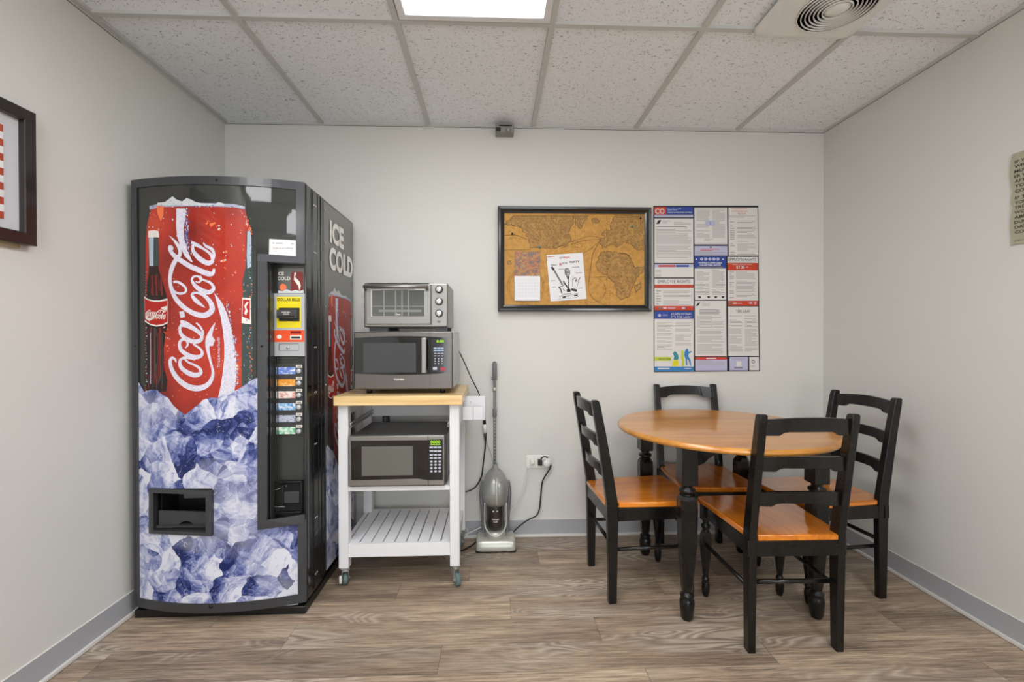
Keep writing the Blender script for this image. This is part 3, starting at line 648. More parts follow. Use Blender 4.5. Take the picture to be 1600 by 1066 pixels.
RIB1 = c3([(300, 213), (382, 213), (385, 300), (368, 400), (376, 500), (402, 600), (455, 712), (432, 704), (378, 655), (335, 560), (308, 470), (299, 380), (301, 280)])
RIB2 = c4([(510, 128), (540, 165), (570, 205), (605, 285), (632, 380), (650, 470), (665, 560), (672, 650), (668, 760), (655, 850), (640, 900), (535, 900), (558, 800), (573, 700), (583, 600), (583, 500), (573, 400), (556, 300), (530, 205)])
def art(b, fn, mi, clip, side=False):
    """draw the can, bottles, ice and lettering; fn(x, y, layer); mi maps a name to a material slot"""
    def P(pts, name, layer): clip(pts, mi[name], layer)
    P([(237, 323), (382, 323), (383, 327), (386, 340), (392, 356), (394, 380), (393, 470), (388, 560), (388, 606), (375, 625), (320, 650), (270, 650), (228, 630), (227, 560), (228, 380), (230, 352), (234, 335)], 'can', 1)
    P([(234, 322), (248, 319), (285, 317.5), (330, 317.5), (365, 319), (383, 323), (383, 327), (365, 324), (330, 322.6), (285, 322.6), (250, 324), (234, 328)], 'rim', 3)
    P([(244, 321), (247, 317), (258, 316), (265, 311), (270, 307), (276, 312), (285, 315), (292, 310), (299, 312), (306, 316), (322, 319), (336, 319), (342, 316), (349, 318), (352, 321), (320, 321.5), (270, 321)], 'crushed', 4)
    P([(245, 322), (256, 322), (256, 336), (252, 346), (249, 340), (246, 332)], 'amber', 4)
    rng = random.Random(5)
    for k in range(70):      # facets of the crushed ice on the rim
        x = rng.uniform(246, 350); top = 321-9*math.exp(-((x-270)/11)**2)-6*math.exp(-((x-297)/9)**2)-2; y = rng.uniform(top+2, 321)
        if y > 320.5: continue
        a = rng.uniform(0, 6.28); r = rng.uniform(.8, 2.2); P([(x+r*math.cos(a+q), max(top, y+r*.7*math.sin(a+q))) for q in (0, 2, 4)], rng.choice(['ivory', 'rim', 'bwhite', 'crushed']), 5)
    for k in range(60):      # dark and pale flecks on the rim
        x = rng.uniform(238, 380); y = rng.uniform(320.5, 324.5); w_ = rng.uniform(.6, 3); P([(x, y), (x+w_, y-.3), (x+w_, y+.7), (x, y+.9)], rng.choice(['blue', 'ivory', 'rim', 'blue']), 4)
    # soft-edged printed tones: darker red behind the lettering, blue frost beside the ribbon
    for k in range(130):
        y = rng.uniform(326, 400); xb = 289+ (y-326)*.02; x = xb+abs(rng.gauss(0, 3.2)); r = rng.uniform(.6, 1.7); a = rng.uniform(0, 3)
        P([(x+r*math.cos(a+q), y+r*1.3*math.sin(a+q)) for q in (0, 1.5, 3, 4.6)], rng.choice(['blue', 'blue', 'rim', 'ivory']), 2+.01*(k % 9))
    P(RIB1, 'script', 3); P(RIB2, 'script', 3)
    for k in range(120):     # frost and flecks along the ribbon's outer edge
        y = rng.uniform(470, 604); x = 225+(590+95*math.sin(min(1, (y-458)/150)*1.75))/4.634+rng.gauss(0, 1.6)-2.5
        s_ = rng.uniform(.5, 1.6); P([(x, y), (x+s_, y-s_), (x+1.5*s_, y+s_), (x+.3, y+1.4*s_)], rng.choice(['rim', 'blue', 'ivory', 'amber', 'rim']), 4)
    for cx, cy, r in ((326, 348, 5), (334, 353, 8), (342, 357, 6), (352, 394, 6), (356, 401, 5), (350, 408, 5), (364, 430, 4), (368, 425, 3), (374, 372, 3), (386, 350, 3), (388, 345, 2.5), (391, 357, 3), (261, 540, 3), (264, 530, 3.5), (257, 512, 3), (258, 520, 2.5)):
        for j in range(9):
            a = rng.uniform(0, 6.28); d = r*rng.uniform(.1, .8); x, y = cx+d*math.cos(a), cy+d*math.sin(a)*.8; q0 = rng.uniform(0, 3); rr = r*rng.uniform(.2, .42)
            P([(x+rr*math.cos(q0+q), y+rr*.7*math.sin(q0+q)) for q in (0, 1.3, 2.5, 3.9, 5.1)], rng.choice(['amber', 'amber', 'crushed', 'lred', 'can']), 3+.05*j)
    for k in range(330):     # water drops on the can
        x, y = rng.uniform(230, 391), rng.uniform(330, 636); r = rng.uniform(.35, 1.15)
        if y > 600 and not 262 < x < 312: continue
        if x < 258 and y > 360: continue
        P([(x+r*math.cos(q*1.05), y+r*math.sin(q*1.05)) for q in range(6)], rng.choice(['amber', 'lred', 'crushed', 'lred', 'bhi']), 2.3)
    for k in range(60):      # sparkle on the right shoulder
        y = rng.uniform(338, 366); x = 383+(y-338)*.33+rng.gauss(0, 1.6); r = rng.uniform(.4, 1.2); P([(x, y-r), (x+r, y), (x, y+r), (x-r, y)], rng.choice(['amber', 'ivory', 'lred']), 4)
    # left bottle
    P([(233, 368), (248, 368), (248, 420), (253, 436), (260, 460), (262, 480), (261, 510), (256, 545), (257, 575), (262, 595), (260, 612), (230, 612), (227, 600), (228, 480), (230, 445), (233, 425)], 'bottle', 3)
    for x in (234, 240, 246, 252): P([(x+1, 520), (x+2, 520), (x+2.4, 600), (x+1.2, 600)], rng.choice(['bhi', 'bgreen', 'bwhite' if x == 234 else 'bhi']), 4)
    for x in (237, 243, 251): P([(x, 430), (x+2.2, 430), (x+4, 462), (x+1.4, 462)], 'bhi', 4); P([(x-2, 512), (x+.6, 512), (x+1, 590), (x-1, 590)], 'bhi' if x != 243 else 'bgreen', 4)
    for k in range(60):
        y = rng.uniform(425, 600)
        if 462 < y < 511: continue
        wd = 8 if y < 445 else 14; x = 244+rng.uniform(-wd, wd); h_ = rng.uniform(6, 26); w_ = rng.uniform(.4, 1.3); yb = min(y+h_, 461 if y < 462 else 608)
        P([(x, y), (x+w_, y), (x+w_, yb), (x, yb)], rng.choice(['bhi', 'bgreen', 'bottle', 'deep', 'bhi']), 3.5)
    P([(232, 361), (240, 360), (248, 361), (249, 367), (249, 371), (232, 371)], 'ivory', 4)
    P([(233, 371), (240.5, 371), (240, 416), (234, 416)], 'bwhite', 4); P([(240.5, 371), (248, 371), (249, 416), (240, 416)], 'bgreen', 4)
    P([(226, 463), (231, 467), (240, 469.5), (250, 469.5), (262, 466.5), (263, 472), (263, 505), (255, 509), (245, 510.5), (235, 508), (227, 503)], 'ivory', 5)
    P([(226.5, 466), (232, 469.5), (241, 471.8), (250, 471.8), (262.5, 469.5), (262.5, 503), (254, 507), (245, 508.2), (235, 506), (227, 500)], 'lred', 6)
    # right bottle
    P([(386, 361), (391, 361), (394, 372), (395, 410), (395, 606), (378, 612), (378, 520), (380, 470), (379, 440), (384, 417)], 'bgreen', 4)
    P([(387, 362), (391, 360), (393, 372), (393, 417), (387, 420), (386, 400)], 'bwhite', 5)
    for k in range(90):
        y = rng.uniform(372, 604); x = rng.uniform(381 if y > 440 else 387, 394); r = rng.uniform(.4, 1.5)
        P([(x-r*.6, y-r), (x+r*.6, y-r*.5), (x+r*.5, y+r), (x-r*.5, y+r*.7)], rng.choice(['bwhite', 'blue', 'rim', 'bhi', 'amber', 'bottle'] if y > 417 else ['blue', 'rim', 'ivory']), 5)
    P([(379, 465), (392, 466), (393, 507), (378, 505)], 'ivory', 5); P([(380, 468), (391, 469), (391, 500), (379, 495)], 'lred', 6)
    P([(386, 472), (389, 472), (385, 480), (388, 486), (385, 493), (382, 490), (384, 484), (382, 478)], 'ivory', 7)
    for k in range(40):    # frost beads along both bottles
        y = 425+k*4.5+random.random()*2
        for x in ((389+random.random()*5), (227.3+random.random()*1.6)):
            if 462 < y < 512: continue
            s_ = .6+random.random()*.9; P([(x, y), (x+s_, y-s_), (x+1.6*s_, y+.4*s_), (x+.6*s_, y+s_)], 'bwhite' if random.random() < .7 else 'amber', 5)
    # script
    def stroke(pts, m, layer, sub=5):
        pts = smooth_path(pts, sub) if len(pts) > 2 else pts
        L, R = [], []
        for i, p in enumerate(pts):
            a, c = pts[max(i-1, 0)], pts[min(i+1, len(pts)-1)]; dx, dy = c[0]-a[0], c[1]-a[1]; n = math.hypot(dx, dy) or 1
            hw = max(p[2], .2)*.5; L.append((p[0]-dy/n*hw, p[1]+dx/n*hw)); R.append((p[0]+dy/n*hw, p[1]-dx/n*hw))
        VL = [b._v(fn(x, y, layer)) for x, y in L]; VR = [b._v(fn(x, y, layer)) for x, y in R]
        for i in range(len(pts)-1): b.face([VL[i], VL[i+1], VR[i+1], VR[i]], m)
    for k, st in enumerate(SCRIPT): stroke(st, mi['script'], 5+.12*k)
    P(BARB, 'script', 5)
    b.text('Trademarks\u00ae', lambda x, y: fn(343.5-y, 575-x, 5), 0, -.5, 4.6, mi['script'], w=48)
    # small label lettering on the left bottle: the same script, reduced and upright
    def small(pt): x, y = pt[0], pt[1]; return (228.5+(611-y)*(32/(611-372)), 499-(339-x)*0-(338-x)*(26/(338-256))*.62, (pt[2]*.2) if len(pt) > 2 else 0)
    for k, st in enumerate(SCRIPT): stroke([small(p) for p in st], mi['ivory'], 7+.1*k, 3)
    P([(228, 488), (232, 497), (240, 496), (246, 490), (241, 498), (234, 502), (228, 498)], 'ivory', 7); P([(252, 481), (262, 478), (262, 485), (255, 484)], 'ivory', 7)
    P([(255, 494), (258, 491), (260, 495), (257, 498)], 'amber', 7)
names = ['panel', 'can', 'rim', 'crushed', 'amber', 'script', 'blue', 'bottle', 'bhi', 'bgreen', 'bwhite', 'ivory', 'lred', 'ice', 'paper', 'gink', 'deep']
mats_front = ['panel_vm', 'can', 'rim', 'crushed', 'amber', 'script', 'blue_sp', 'bottle', 'bottle_hi', 'bottle_g', 'bottle_w', 'ivory', 'label_red', 'ice', 'paper', 'mid_ink', 'deepred']
MI = {n: i for i, n in enumerate(names)}
def clipper(b, fn, nx):
    def clip(pts, m, layer):      # tessellate, cut at vertical lines so it follows the bow, map
        tmp = bmesh.new(); V = [tmp.verts.new((p[0], p[1], 0)) for p in pts]
        for q in geometry.tessellate_polygon([[Vector((p[0], p[1], 0)) for p in pts]]):
            try: tmp.faces.new([V[i] for i in q])
            except ValueError: pass
        x0, x1 = min(p[0] for p in pts), max(p[0] for p in pts)
        for k in range(1, 60):
            x = 200+nx*k
            if x0 < x < x1: bmesh.ops.bisect_plane(tmp, geom=tmp.verts[:]+tmp.edges[:]+tmp.faces[:], plane_co=(x, 0, 0), plane_no=(1, 0, 0))
        tmp.verts.index_update(); W = [b._v(fn(v.co.x, v.co.y, layer)) for v in tmp.verts]
        for f in tmp.faces: b.face([W[v.index] for v in f.verts], m)
        tmp.free()
    return clip
b = MB()
fnF = lambda x, y, l: PF(x, y, .0006+.0003*l)
cl = clipper(b, fnF, 8)
# backing panel, cut out around the delivery opening and control recess
cl([(217, 286), (466, 292), (466, 404), (404, 404), (404, 770), (217, 765)], MI['panel'], 0)
art(b, fnF, MI, cl)
cl([(217, 596)]+ICE_TOP+[(404, 763), (217, 763)], MI['ice'], 10)
cl([(217, 763), (240, 763), (240, 832), (217, 832)], MI['ice'], 10); cl([(333, 763), (404, 763), (404, 832), (333, 832)], MI['ice'], 10)
cl([(217, 832), (404, 832), (404, 824), (466, 817), (466, 944), (430, 948), (330, 949.5), (217, 942)], MI['ice'], 10)
cl([(421, 373.5), (465, 376), (464.5, 400.5), (420.5, 398)], MI['paper'], 3)
b.text('Cold as an Iceberg', lambda x, y: fnF(x, -y, 5), 427, -389, 2.6, MI['gink'], w=31)
for x0, x1, y in ((426, 429, 379.5), (431, 442, 379.8), (455, 459, 380.6)): cl([(x0, y), (x1, y), (x1, y+1), (x0, y+1)], MI['gink'], 5)
b.build('front_picture', mats_front, vm)
# side picture on the right flank of the cabinet
SX = MX1
def fnS0(x, y, l):     # front-picture coordinates -> side
    u = PF(x, 500).x-PF(310, 500).x; v = (525-y)*.002715
    return Vector((SX+.0006+.0003*l, 2.392+u*.93, HC-.335+v))
def fnS(x, y, l):
    u = (x-310)*.00268; v = (525-y)*.002715
    return Vector((SX+.0006+.0003*l, 2.405+u*.84, HC-.335+v))
b = MB(); cl = clipper(b, fnS, 400)
def sq(y0, y1, z0, z1, m, l):
    b.poly([(SX+.0006+.0003*l, y0, z0), (SX+.0006+.0003*l, y1, z0), (SX+.0006+.0003*l, y1, z1), (SX+.0006+.0003*l, y0, z1)], m)
b.box(SX-.002, SX+.0006, 2.178, 2.605, .07, ZT-.012, MI['panel'])
art(b, fnS, MI, cl)
zi = HC-.335+(525-600)*.002715
ip = [(2.18, .07), (2.605, .07), (2.605, zi+.02), (2.56, zi), (2.50, zi-.03), (2.45, zi-.06), (2.41, zi-.1), (2.37, zi-.14), (2.33, zi-.09), (2.28, zi-.02), (2.24, zi-.0), (2.2, zi+.03), (2.18, zi+.02)]
mpoly(b, ip, lambda y, z: Vector((SX+.0045, y, z)), MI['ice'])
def sidetext(s_, x0, x1, ytop, ybot):
    p0, p1 = PX(x0, ytop[0], SX+.003), PX(x0, ybot[0], SX+.003); q0 = PX(x1, ytop[1], SX+.003)
    b.text(s_, lambda x, y: Vector((SX+.003, x, y)), p0.y, p1.z, p0.z-p1.z, MI['ivory'], w=q0.y-p0.y, bold=.045)
sidetext('ICE', 515.5, 537, (343, 355), (376, 385)); sidetext('COLD', 514.5, 551, (384, 401), (418, 429))
# dripping caps of snow on the letters
b.build('side_picture', ['side_panel']+mats_front[1:], vm)
for z in (.35, .95, 1.32, 1.62, 1.78): b = MB(); b.lathe([(.005, 0), (.004, .003), (0, .0036)], (SX+.001, 2.19, z), 'x', 10); b.build('rivet', 'chrome', vm)

# ================================================================ rolling cart
ct = thing('kitchen_cart', 'white rolling kitchen cart with pale butcher block top and slatted lower shelf', 'cart', (-.448, 2.37, 0))
CX0, CX1 = -.731, -.167; LG = .046; CY0, CY1 = 2.15, 2.60; TOPZ = .903
b = MB(); b.box(-.742, -.150, 2.12, 2.632, TOPZ-.044, TOPZ, 0, .003); b.build('worktop', 'butcher', ct)
for x in (CX0, CX1-LG):
    for y in (CY0, CY1-LG):
        b = MB(); b.box(x, x+LG, y, y+LG, .092, TOPZ-.044, 0, .003); b.build('leg', 'white', ct)
b = MB(); b.box(CX0+LG, CX1-LG, CY1-.03, CY1-.01, .735, TOPZ-.044); b.build('rear_apron', 'white', ct)
for x in (CX0+.004, CX1-.022):
    b = MB(); b.box(x, x+.018, CY0+LG, CY1-LG, .80 if x < -.5 else .74, TOPZ-.044); b.build('side_apron', 'white', ct)
for x in (CX0+LG+.001, CX1-LG-.013):
    b = MB(); b.box(x, x+.010, CY0+.02, CY1-.05, .748, .757, 0, .001, 1); b.box(x+.002, x+.012, CY0+.02, CY1-.05, .766, .775, 0, .001, 1)
    b.lathe([(.010, 0), (.010, .007)], (x+.003, CY0+.02, .765), 'x', 14); b.build('drawer_slide', 'silver_pl', ct)
b = MB(); b.box(CX0+LG-.006, CX1-LG+.006, CY0+.006, CY1-.006, .452, .474, 0, .002); b.build('middle_shelf', 'white', ct)
b = MB()      # slatted shelf
sz = .205; b.box(CX0+LG-.002, CX1-LG+.002, CY0+.004, CY0+.022, sz-.062, sz, 0, .001); b.box(CX0+LG-.002, CX1-LG+.002, CY1-.022, CY1-.004, sz-.06, sz, 0, .001)
n = 9; W_ = (CX1-LG+.01)-(CX0+LG-.01); sw_ = W_/n
for k in range(n): b.box(CX0+LG-.01+k*sw_+.003, CX0+LG-.01+(k+1)*sw_-.003, CY0+.0215, CY1-.0215, sz-.012, sz-.0005, 0, .001, 1)
for x in (CX0+.012, CX1-.03): b.box(x, x+.018, CY0+LG, CY1-LG, sz-.06, sz-.001, 0)
b.build('slatted_shelf', 'white', ct)
def caster(x, y, ang, brake):
    T = Matrix.Translation((x, y, 0)) @ Matrix.Rotation(math.radians(ang), 4, 'Z')
    b = MB(); b.T = T
    b.box(-.02, .02, -.02, .02, .086, .092, 0, .001); b.lathe([(.017, .086), (.02, .080), (.016, .072)], (0, 0, 0), 'z', 20)
    for sx in (-1, 1): b.prism([(-.018, .078), (.016, .078), (.018, .05), (.028, .026), (.016, .022), (-.012, .055)], 'x', sx*.0125, sx*.0155)
    b.box(-.0155, .0155, -.018, .018, .074, .079, 0, .001)
    b.lathe([(.006, -.02), (.006, .02)], (0, .018, .030), 'x', 12)
    c = b.build('caster', 'silver_pl', ct)
    b = MB(); b.T = T; b.lathe([(.012, -.011), (.024, -.011), (.029, -.008), (.030, 0), (.029, .008), (.024, .011), (.012, .011)], (0, .018, .030), 'x', 28); b.build('wheel', 'rubber', c)
    b = MB(); b.T = T; b.lathe([(.0, -.0118), (.013, -.0118), (.013, .0118), (0, .0118)], (0, .018, .030), 'x', 20); b.build('wheel_hub', 'silver_pl', c)
    if brake:
        b = MB(); b.T = T; b.prism([(-.008, .045), (.004, .05), (.022, .018), (.014, .008), (.002, .012)], 'x', -.028, -.016, 0, .002); b.build('brake_pedal', 'white_pl', c)
caster(CX0+.025, CY0+.022, 15, True); caster(CX1-.022, CY0+.02, -150, False); caster(CX0+.025, CY1-.022, 30, False); caster(CX1-.022, CY1-.03, 170, False)
# rack on the cart's right side
b = MB(); b.box(CX1, -.052, 2.47, 2.486, .725, .855, 0, .002); b.box(CX1, -.062, 2.36, 2.374, .745, .812, 0, .002); b.box(-.113, -.110, 2.3585, 2.3605, .745, .812, 1)
b.box(CX1, -.075, 2.374, 2.47, .745, .752, 0, .001); b.lathe([(.003, 0), (.0, -.002)], (-.13, 2.47, .825), 'y', 8, 1)
b.build('side_rack', ['white', 'base'], ct)

# ================================================================ microwaves
def key_grid(parent, cell, x0, z0, dx, dz, rows, cols, w_, h_, y, mt, name='button', th=.0012, rnd=False):
    for r in range(rows):
        for c in range(cols):
            b = MB(); cx, cz = x0+dx*c, z0-dz*r
            if rnd: b.lathe([(w_/2, 0), (w_/2, -th)], (cx, y, cz), 'y', 12, 0, sy=h_/w_)
            else: b.box(cx-w_/2, cx+w_/2, y-th, y, cz-h_/2, cz+h_/2, 0, .0006, 1)
            b.build(name, mt, parent)
# upper microwave
mx0, mx1, mz0, mz1, my0, my1 = -.668, -.203, .926, 1.203, 2.185, 2.555
m1 = thing('microwave', 'larger stainless microwave with vertical bar handle on the butcher block top', 'microwave', ((mx0+mx1)/2, 2.37, TOPZ))
b = MB(); b.box(mx0+.003, mx1+.006, my0+.03, my1, mz0+.004, mz1, 0, .004); b.build('body', 'lgrey', m1)
Z1 = lambda y: PY(600, y, my0).z; X1 = lambda x: PY(x, 560, my0).x
b = MB()      # front fascia, bevelled
b.box(mx0, mx1+.003, my0, my0+.034, mz0, mz1-.002, 0, .006)
b.build('fascia', 'steel_d', m1)
b = MB(); b.box(X1(672)-.0006, X1(672)+.0006, my0-.0006, my0+.001, mz0+.002, mz1-.004); b.build('door_seam', 'blk_void', m1)
# dark door window, top and bottom edges gently arched
def archpts(x0, x1, zb, zt, bb, bt, n=16, r=0):
    P_ = []
    for k in range(n+1): u = k/n; P_.append((x0+(x1-x0)*u, zb-bb*math.sin(math.pi*u)))
    for k in range(n+1): u = 1-k/n; P_.append((x0+(x1-x0)*u, zt+bt*math.sin(math.pi*u)))
    return P_
b = MB(); b.prism(archpts(X1(554.5), X1(699.5), Z1(583.5), Z1(528), .008, .008), 'y', my0-.002, my0+.002, 0); b.build('door_glass', 'dark_glass', m1)
b = MB(); b.box(X1(568), X1(650), my0-.0028, my0-.0018, Z1(582), Z1(536), 0, 0)
b.build('window_screen', mat('mesh_window', '3b3d40', .25, .2, coat=.5, coat_r=.04), m1)
b = MB(); b.box(X1(673.5), X1(699), my0-.0032, my0-.002, Z1(583), Z1(530), 0, 0); cp = b.build('control_panel', 'blk_gl', m1)
b = MB(); b.box(X1(660), X1(668), my0-.038, my0-.026, Z1(583), Z1(527.5), 0, .004); b.box(X1(661), X1(667.5), my0-.03, my0, Z1(531), Z1(528), 0, .001); b.box(X1(661), X1(667.5), my0-.03, my0, Z1(582), Z1(579), 0, .001)
b.build('handle', 'steel', m1)
b = MB(); b.text('0:00', lambda x, y: Vector((x, my0-.0036, y)), X1(688), Z1(535.5), .012, 0, w=.034, align='c', bold=.015); b.build('clock_display', 'lcd', cp)
key_grid(cp, None, X1(680), Z1(544.5), .0165, .011, 2, 3, .0145, .007, my0-.0032, 'btn_b')
key_grid(cp, None, X1(680), Z1(552.5), .0165, .0125, 2, 3, .012, .004, my0-.0032, 'btn')
key_grid(cp, None, X1(680), Z1(561), .0165, .0115, 3, 3, .006, .006, my0-.0032, 'btn', rnd=True)
b = MB(); b.box(X1(676.5), X1(683), my0-.0044, my0-.0032, Z1(578.5), Z1(574), 0, .001); b.build('button', 'btn', cp)
b = MB(); b.box(X1(688.5), X1(696), my0-.0044, my0-.0032, Z1(579.5), Z1(574.5), 0, .001); tag(b.build('button', 'btn_r', cp), 'red start button')
b = MB(); b.text('TOSHIBA', lambda x, y: Vector((x, my0-.0008, y)), X1(623.5), Z1(594.5), .0085, 0, w=.05, align='c', bold=.03); b.build('brand_lettering', 'ivory', m1)
for x in (mx0+.06, mx1-.05):
    for y in (my0+.05, my1-.05):
        b = MB(); b.lathe([(.012, TOPZ), (.016, mz0+.006)], (x, y, 0), 'z', 16); b.build('foot', 'blk_pl', m1)
for y, z in ((my0+.12, mz0+.04), (my0+.3, 1.1)): b = MB(); b.lathe([(.004, 0), (.004, .001)], (mx1+.006, y, z), 'x', 10); b.build('side_hole', 'blk_void', m1)

# lower microwave
nx0, nx1, nz0, nz1, ny0, ny1 = -.679, -.235, .482, .716, 2.135, 2.50
m2 = thing('microwave', 'smaller microwave with black glass door on the middle shelf of the white cart', 'microwave', ((nx0+nx1)/2, 2.32, .474))
b = MB(); b.box(nx0+.01, nx1+.008, ny0+.025, ny1, nz0+.002, nz1-.002, 0, .003); b.build('body', mat('charcoal_case', '3b3a39', .35), m2)
b = MB(); b.box(nx0, nx1, ny0, ny0+.03, nz0, nz1, 0, .004); b.build('fascia', 'steel', m2)
Z2 = lambda y: PY(600, y, ny0).z; X2 = lambda x: PY(x, 720, ny0).x
b = MB()
A = [(548.3, 688.5), (669, 688.5), (692, 687.5), (692, 751.5), (668, 751.5), (661, 750), (652, 748.5), (549, 750)]
b.prism([(X2(x), Z2(y)) for x, y in A], 'y', ny0-.002, ny0+.002, 0); b.build('door_glass', 'dark_glass', m2)
b = MB(); b.box(X2(559), X2(652), ny0-.0028, ny0-.002, Z2(745), Z2(691), 1, 0); b.box(X2(565.5), X2(645), ny0-.0034, ny0-.0028, Z2(743), Z2(697.5), 0)
b.build('window_screen', [mat('mesh_window_grey', '6a6a64', .3, .2, coat=.3), 'blk_gl'], m2)
b = MB(); b.box(X2(668.6), X2(669.4), ny0-.0026, ny0+.001, nz0+.002, nz1-.002, 0); b.build('door_seam', 'blk_void', m2)
b = MB(); b.box(X2(670.5), X2(691.5), ny0-.0032, ny0-.002, Z2(751), Z2(688), 0, 0); cp = b.build('control_panel', 'blk_gl', m2)
b = MB(); b.text('0000', lambda x, y: Vector((x, ny0-.0036, y)), X2(680.5), Z2(693.8), .0145, 0, w=.046, align='c', bold=.01); b.box(X2(672.5), X2(689), ny0-.0038, ny0-.0034, Z2(696), Z2(695.4)); b.build('clock_display', 'lcd', cp)
key_grid(cp, None, X2(674.2), Z2(700), .0192, .017, 2, 3, .017, .009, ny0-.0032, 'btn')
key_grid(cp, None, X2(674.2), Z2(711.5), .0192, .015, 2, 3, .017, .008, ny0-.0032, 'btn', rnd=True)
key_grid(cp, None, X2(674.2), Z2(722), .0192, .0152, 4, 3, .0125, .010, ny0-.0032, 'btn', rnd=True)
for x in (nx0+.05, nx1-.04):
    for y in (ny0+.05, ny1-.05):
        b = MB(); b.lathe([(.012, .474), (.014, nz0+.004)], (x, y, 0), 'z', 16); b.build('foot', 'blk_pl', m2)

# ================================================================ toaster oven
ox0, ox1, oz0, oz1, oy0, oy1 = -.624, -.224, 1.222, 1.436, 2.20, 2.50
to = thing('toaster_oven', 'silver countertop oven with three round knobs, stacked on the upper microwave', 'toaster oven', ((ox0+ox1)/2, 2.35, mz1))
b = MB(); b.box(ox0, ox1, oy0, oy1, oz0, oz1, 0, .008, 3); b.build('body', 'steel', to)
XT = lambda x: PY(560+x/10, 470, oy0).x; ZTO = lambda y: PY(630, 430+y/10, oy0).z
b = MB(); b.box(XT(125), XT(1135), oy0-.012, oy0-.001, ZTO(770), ZTO(145), 0, .004); dr = b.build('door', 'steel', to)
b = MB(); b.box(XT(205), XT(1050), oy0-.0135, oy0-.0118, ZTO(655), ZTO(225), 0, .0006); b.build('window_trim', 'chrome', dr)
b = MB(); b.box(XT(225), XT(1040), oy0-.0150, oy0-.0134, ZTO(645), ZTO(243), 0)
for x in (400, 580, 680, 780): b.box(XT(x), XT(x+22), oy0-.0153, oy0-.0148, ZTO(640), ZTO(248), 1)
b.box(XT(240), XT(1035), oy0-.0156, oy0-.0151, ZTO(497), ZTO(485), 1); b.box(XT(330), XT(990), oy0-.0156, oy0-.0151, ZTO(580), ZTO(545), 1)
b.text('Oster', lambda x, y: Vector((x, oy0-.0160, y)), XT(635), ZTO(630), .009, 2, w=.021, align='c', bold=.02)
b.build('window', ['oven_glass', 'grille', 'ivory'], dr)
b = MB(); zc = PY(630, 448, oy0-.045).z; b.tube([(XT(120), oy0-.045, zc), (XT(1110), oy0-.045, zc)], .0075, 14, 0, 1)
for x in (128, 1085): b.tube([(XT(x), oy0-.008, zc-.012), (XT(x), oy0-.045, zc)], .006, 10, 0, 1)
b.build('handle', 'steel', dr)
b = MB(); b.box(XT(1140), XT(1146), oy0-.0015, oy0+.002, oz0+.01, ZTO(150)); b.box(XT(150), XT(1100), oy0-.0015, oy0+.001, ZTO(138), ZTO(131)); b.build('door_gap', 'blk_void', to)
for k, yk in enumerate((225, 412, 600)):
    b = MB(); cx, cz = XT(1262), ZTO(yk)
    b.lathe([(.0185, 0), (.0185, -.004), (.0165, -.006)], (cx, oy0, cz), 'y', 28, 1)
    b.lathe([(.0145, -.004), (.0145, -.016), (.012, -.018), (0, -.018)], (cx, oy0, cz), 'y', 28, 0)
    b.box(cx-.0028, cx+.0028, oy0-.022, oy0-.016, cz-.012, cz+.012, 0, .001)
    b.build('knob', ['chrome', 'blk_pl'], to)
b = MB()
for yk in (225, 412, 600):
    cx, cz = XT(1262), ZTO(yk)
    for k in range(11):
        a = math.radians(-40+k*26); r = .0235; b.box(cx+r*math.cos(a)-.0009, cx+r*math.cos(a)+.0009, oy0-.0006, oy0+.001, cz+r*math.sin(a)-.0009, cz+r*math.sin(a)+.0009)
b.box(XT(1235), XT(1285), oy0-.0006, oy0+.001, ZTO(745), ZTO(715)); b.build('dial_marking', 'mid_ink', to)
b = MB(); b.text('O', lambda x, y: Vector((x, oy0-.0128, y)), XT(635), ZTO(735), .012, 0, align='c', bold=-.01); b.build('emblem', 'chrome', dr)
for x0_, x1_ in ((575.5, 605), (679, 697)):
    for y in (oy0+.02, oy1-.06):
        b = MB(); p, q = PY(x0_, 515, oy0).x, PY(x1_, 515, oy0).x; b.box(p, q, y, y+.04, mz1, oz0+.003, 0, .001); b.build('foot', 'dkgrey', to)

# ================================================================ upright vacuum
vc = thing('upright_vacuum', 'silver upright vacuum cleaner with tall pole standing against the back wall', 'vacuum', (.005, 2.54, 0))
def prof(w_, cx, y0, y1, z, n=20, e=3.0):      # superellipse ring
    pts = []
    for k in range(n):
        a = 2*math.pi*k/n; c, s = math.cos(a), math.sin(a)
        pts.append((cx+w_*math.copysign(abs(c)**(2/e), c), (y0+y1)/2+(y1-y0)/2*math.copysign(abs(s)**(2/e), s), z))
    return pts
b = MB()
b.loft([prof(.108, .005, 2.472, 2.60, .006, 32, 9), prof(.110, .005, 2.47, 2.602, .012, 32, 9), prof(.109, .005, 2.474, 2.602, .044, 32, 9), prof(.106, .005, 2.486, 2.60, .058, 32, 8), prof(.098, .005, 2.51, 2.598, .068, 32, 6)])
b.build('floor_head', 'silver_lt', vc)
b = MB(); b.box(-.105, .115, 2.472, 2.60, .002, .009, 0, .002); b.build('head_seal', 'blk_pl', vc)
b = MB()      # hood rising from the head
b.loft([prof(.062, .003, 2.49, 2.6, .05, 24, 2.5), prof(.056, .003, 2.505, 2.60, .085, 24, 2.4), prof(.04, .003, 2.53, 2.60, .11, 24, 2.3)]); b.build('neck', 'silver_lt', vc)
b = MB(); b.lathe([(.045, .11), (.047, .13), (.048, .20), (.047, .245), (.044, .255)], (.003, 2.545, 0), 'z', 32)
b.build('dust_cup', 'smoke', vc)
b = MB()
fc = lambda x, y: Vector((.003+.0485*math.sin((x)/.0485), 2.545-.0485*math.cos(x/.0485), y))
b.text('POWER FORCE', fc, 0, .168, .007, 0, w=.04, align='c', bold=.02); b.text('BAGLESS', fc, 0, .156, .006, 0, w=.024, align='c', bold=.02)
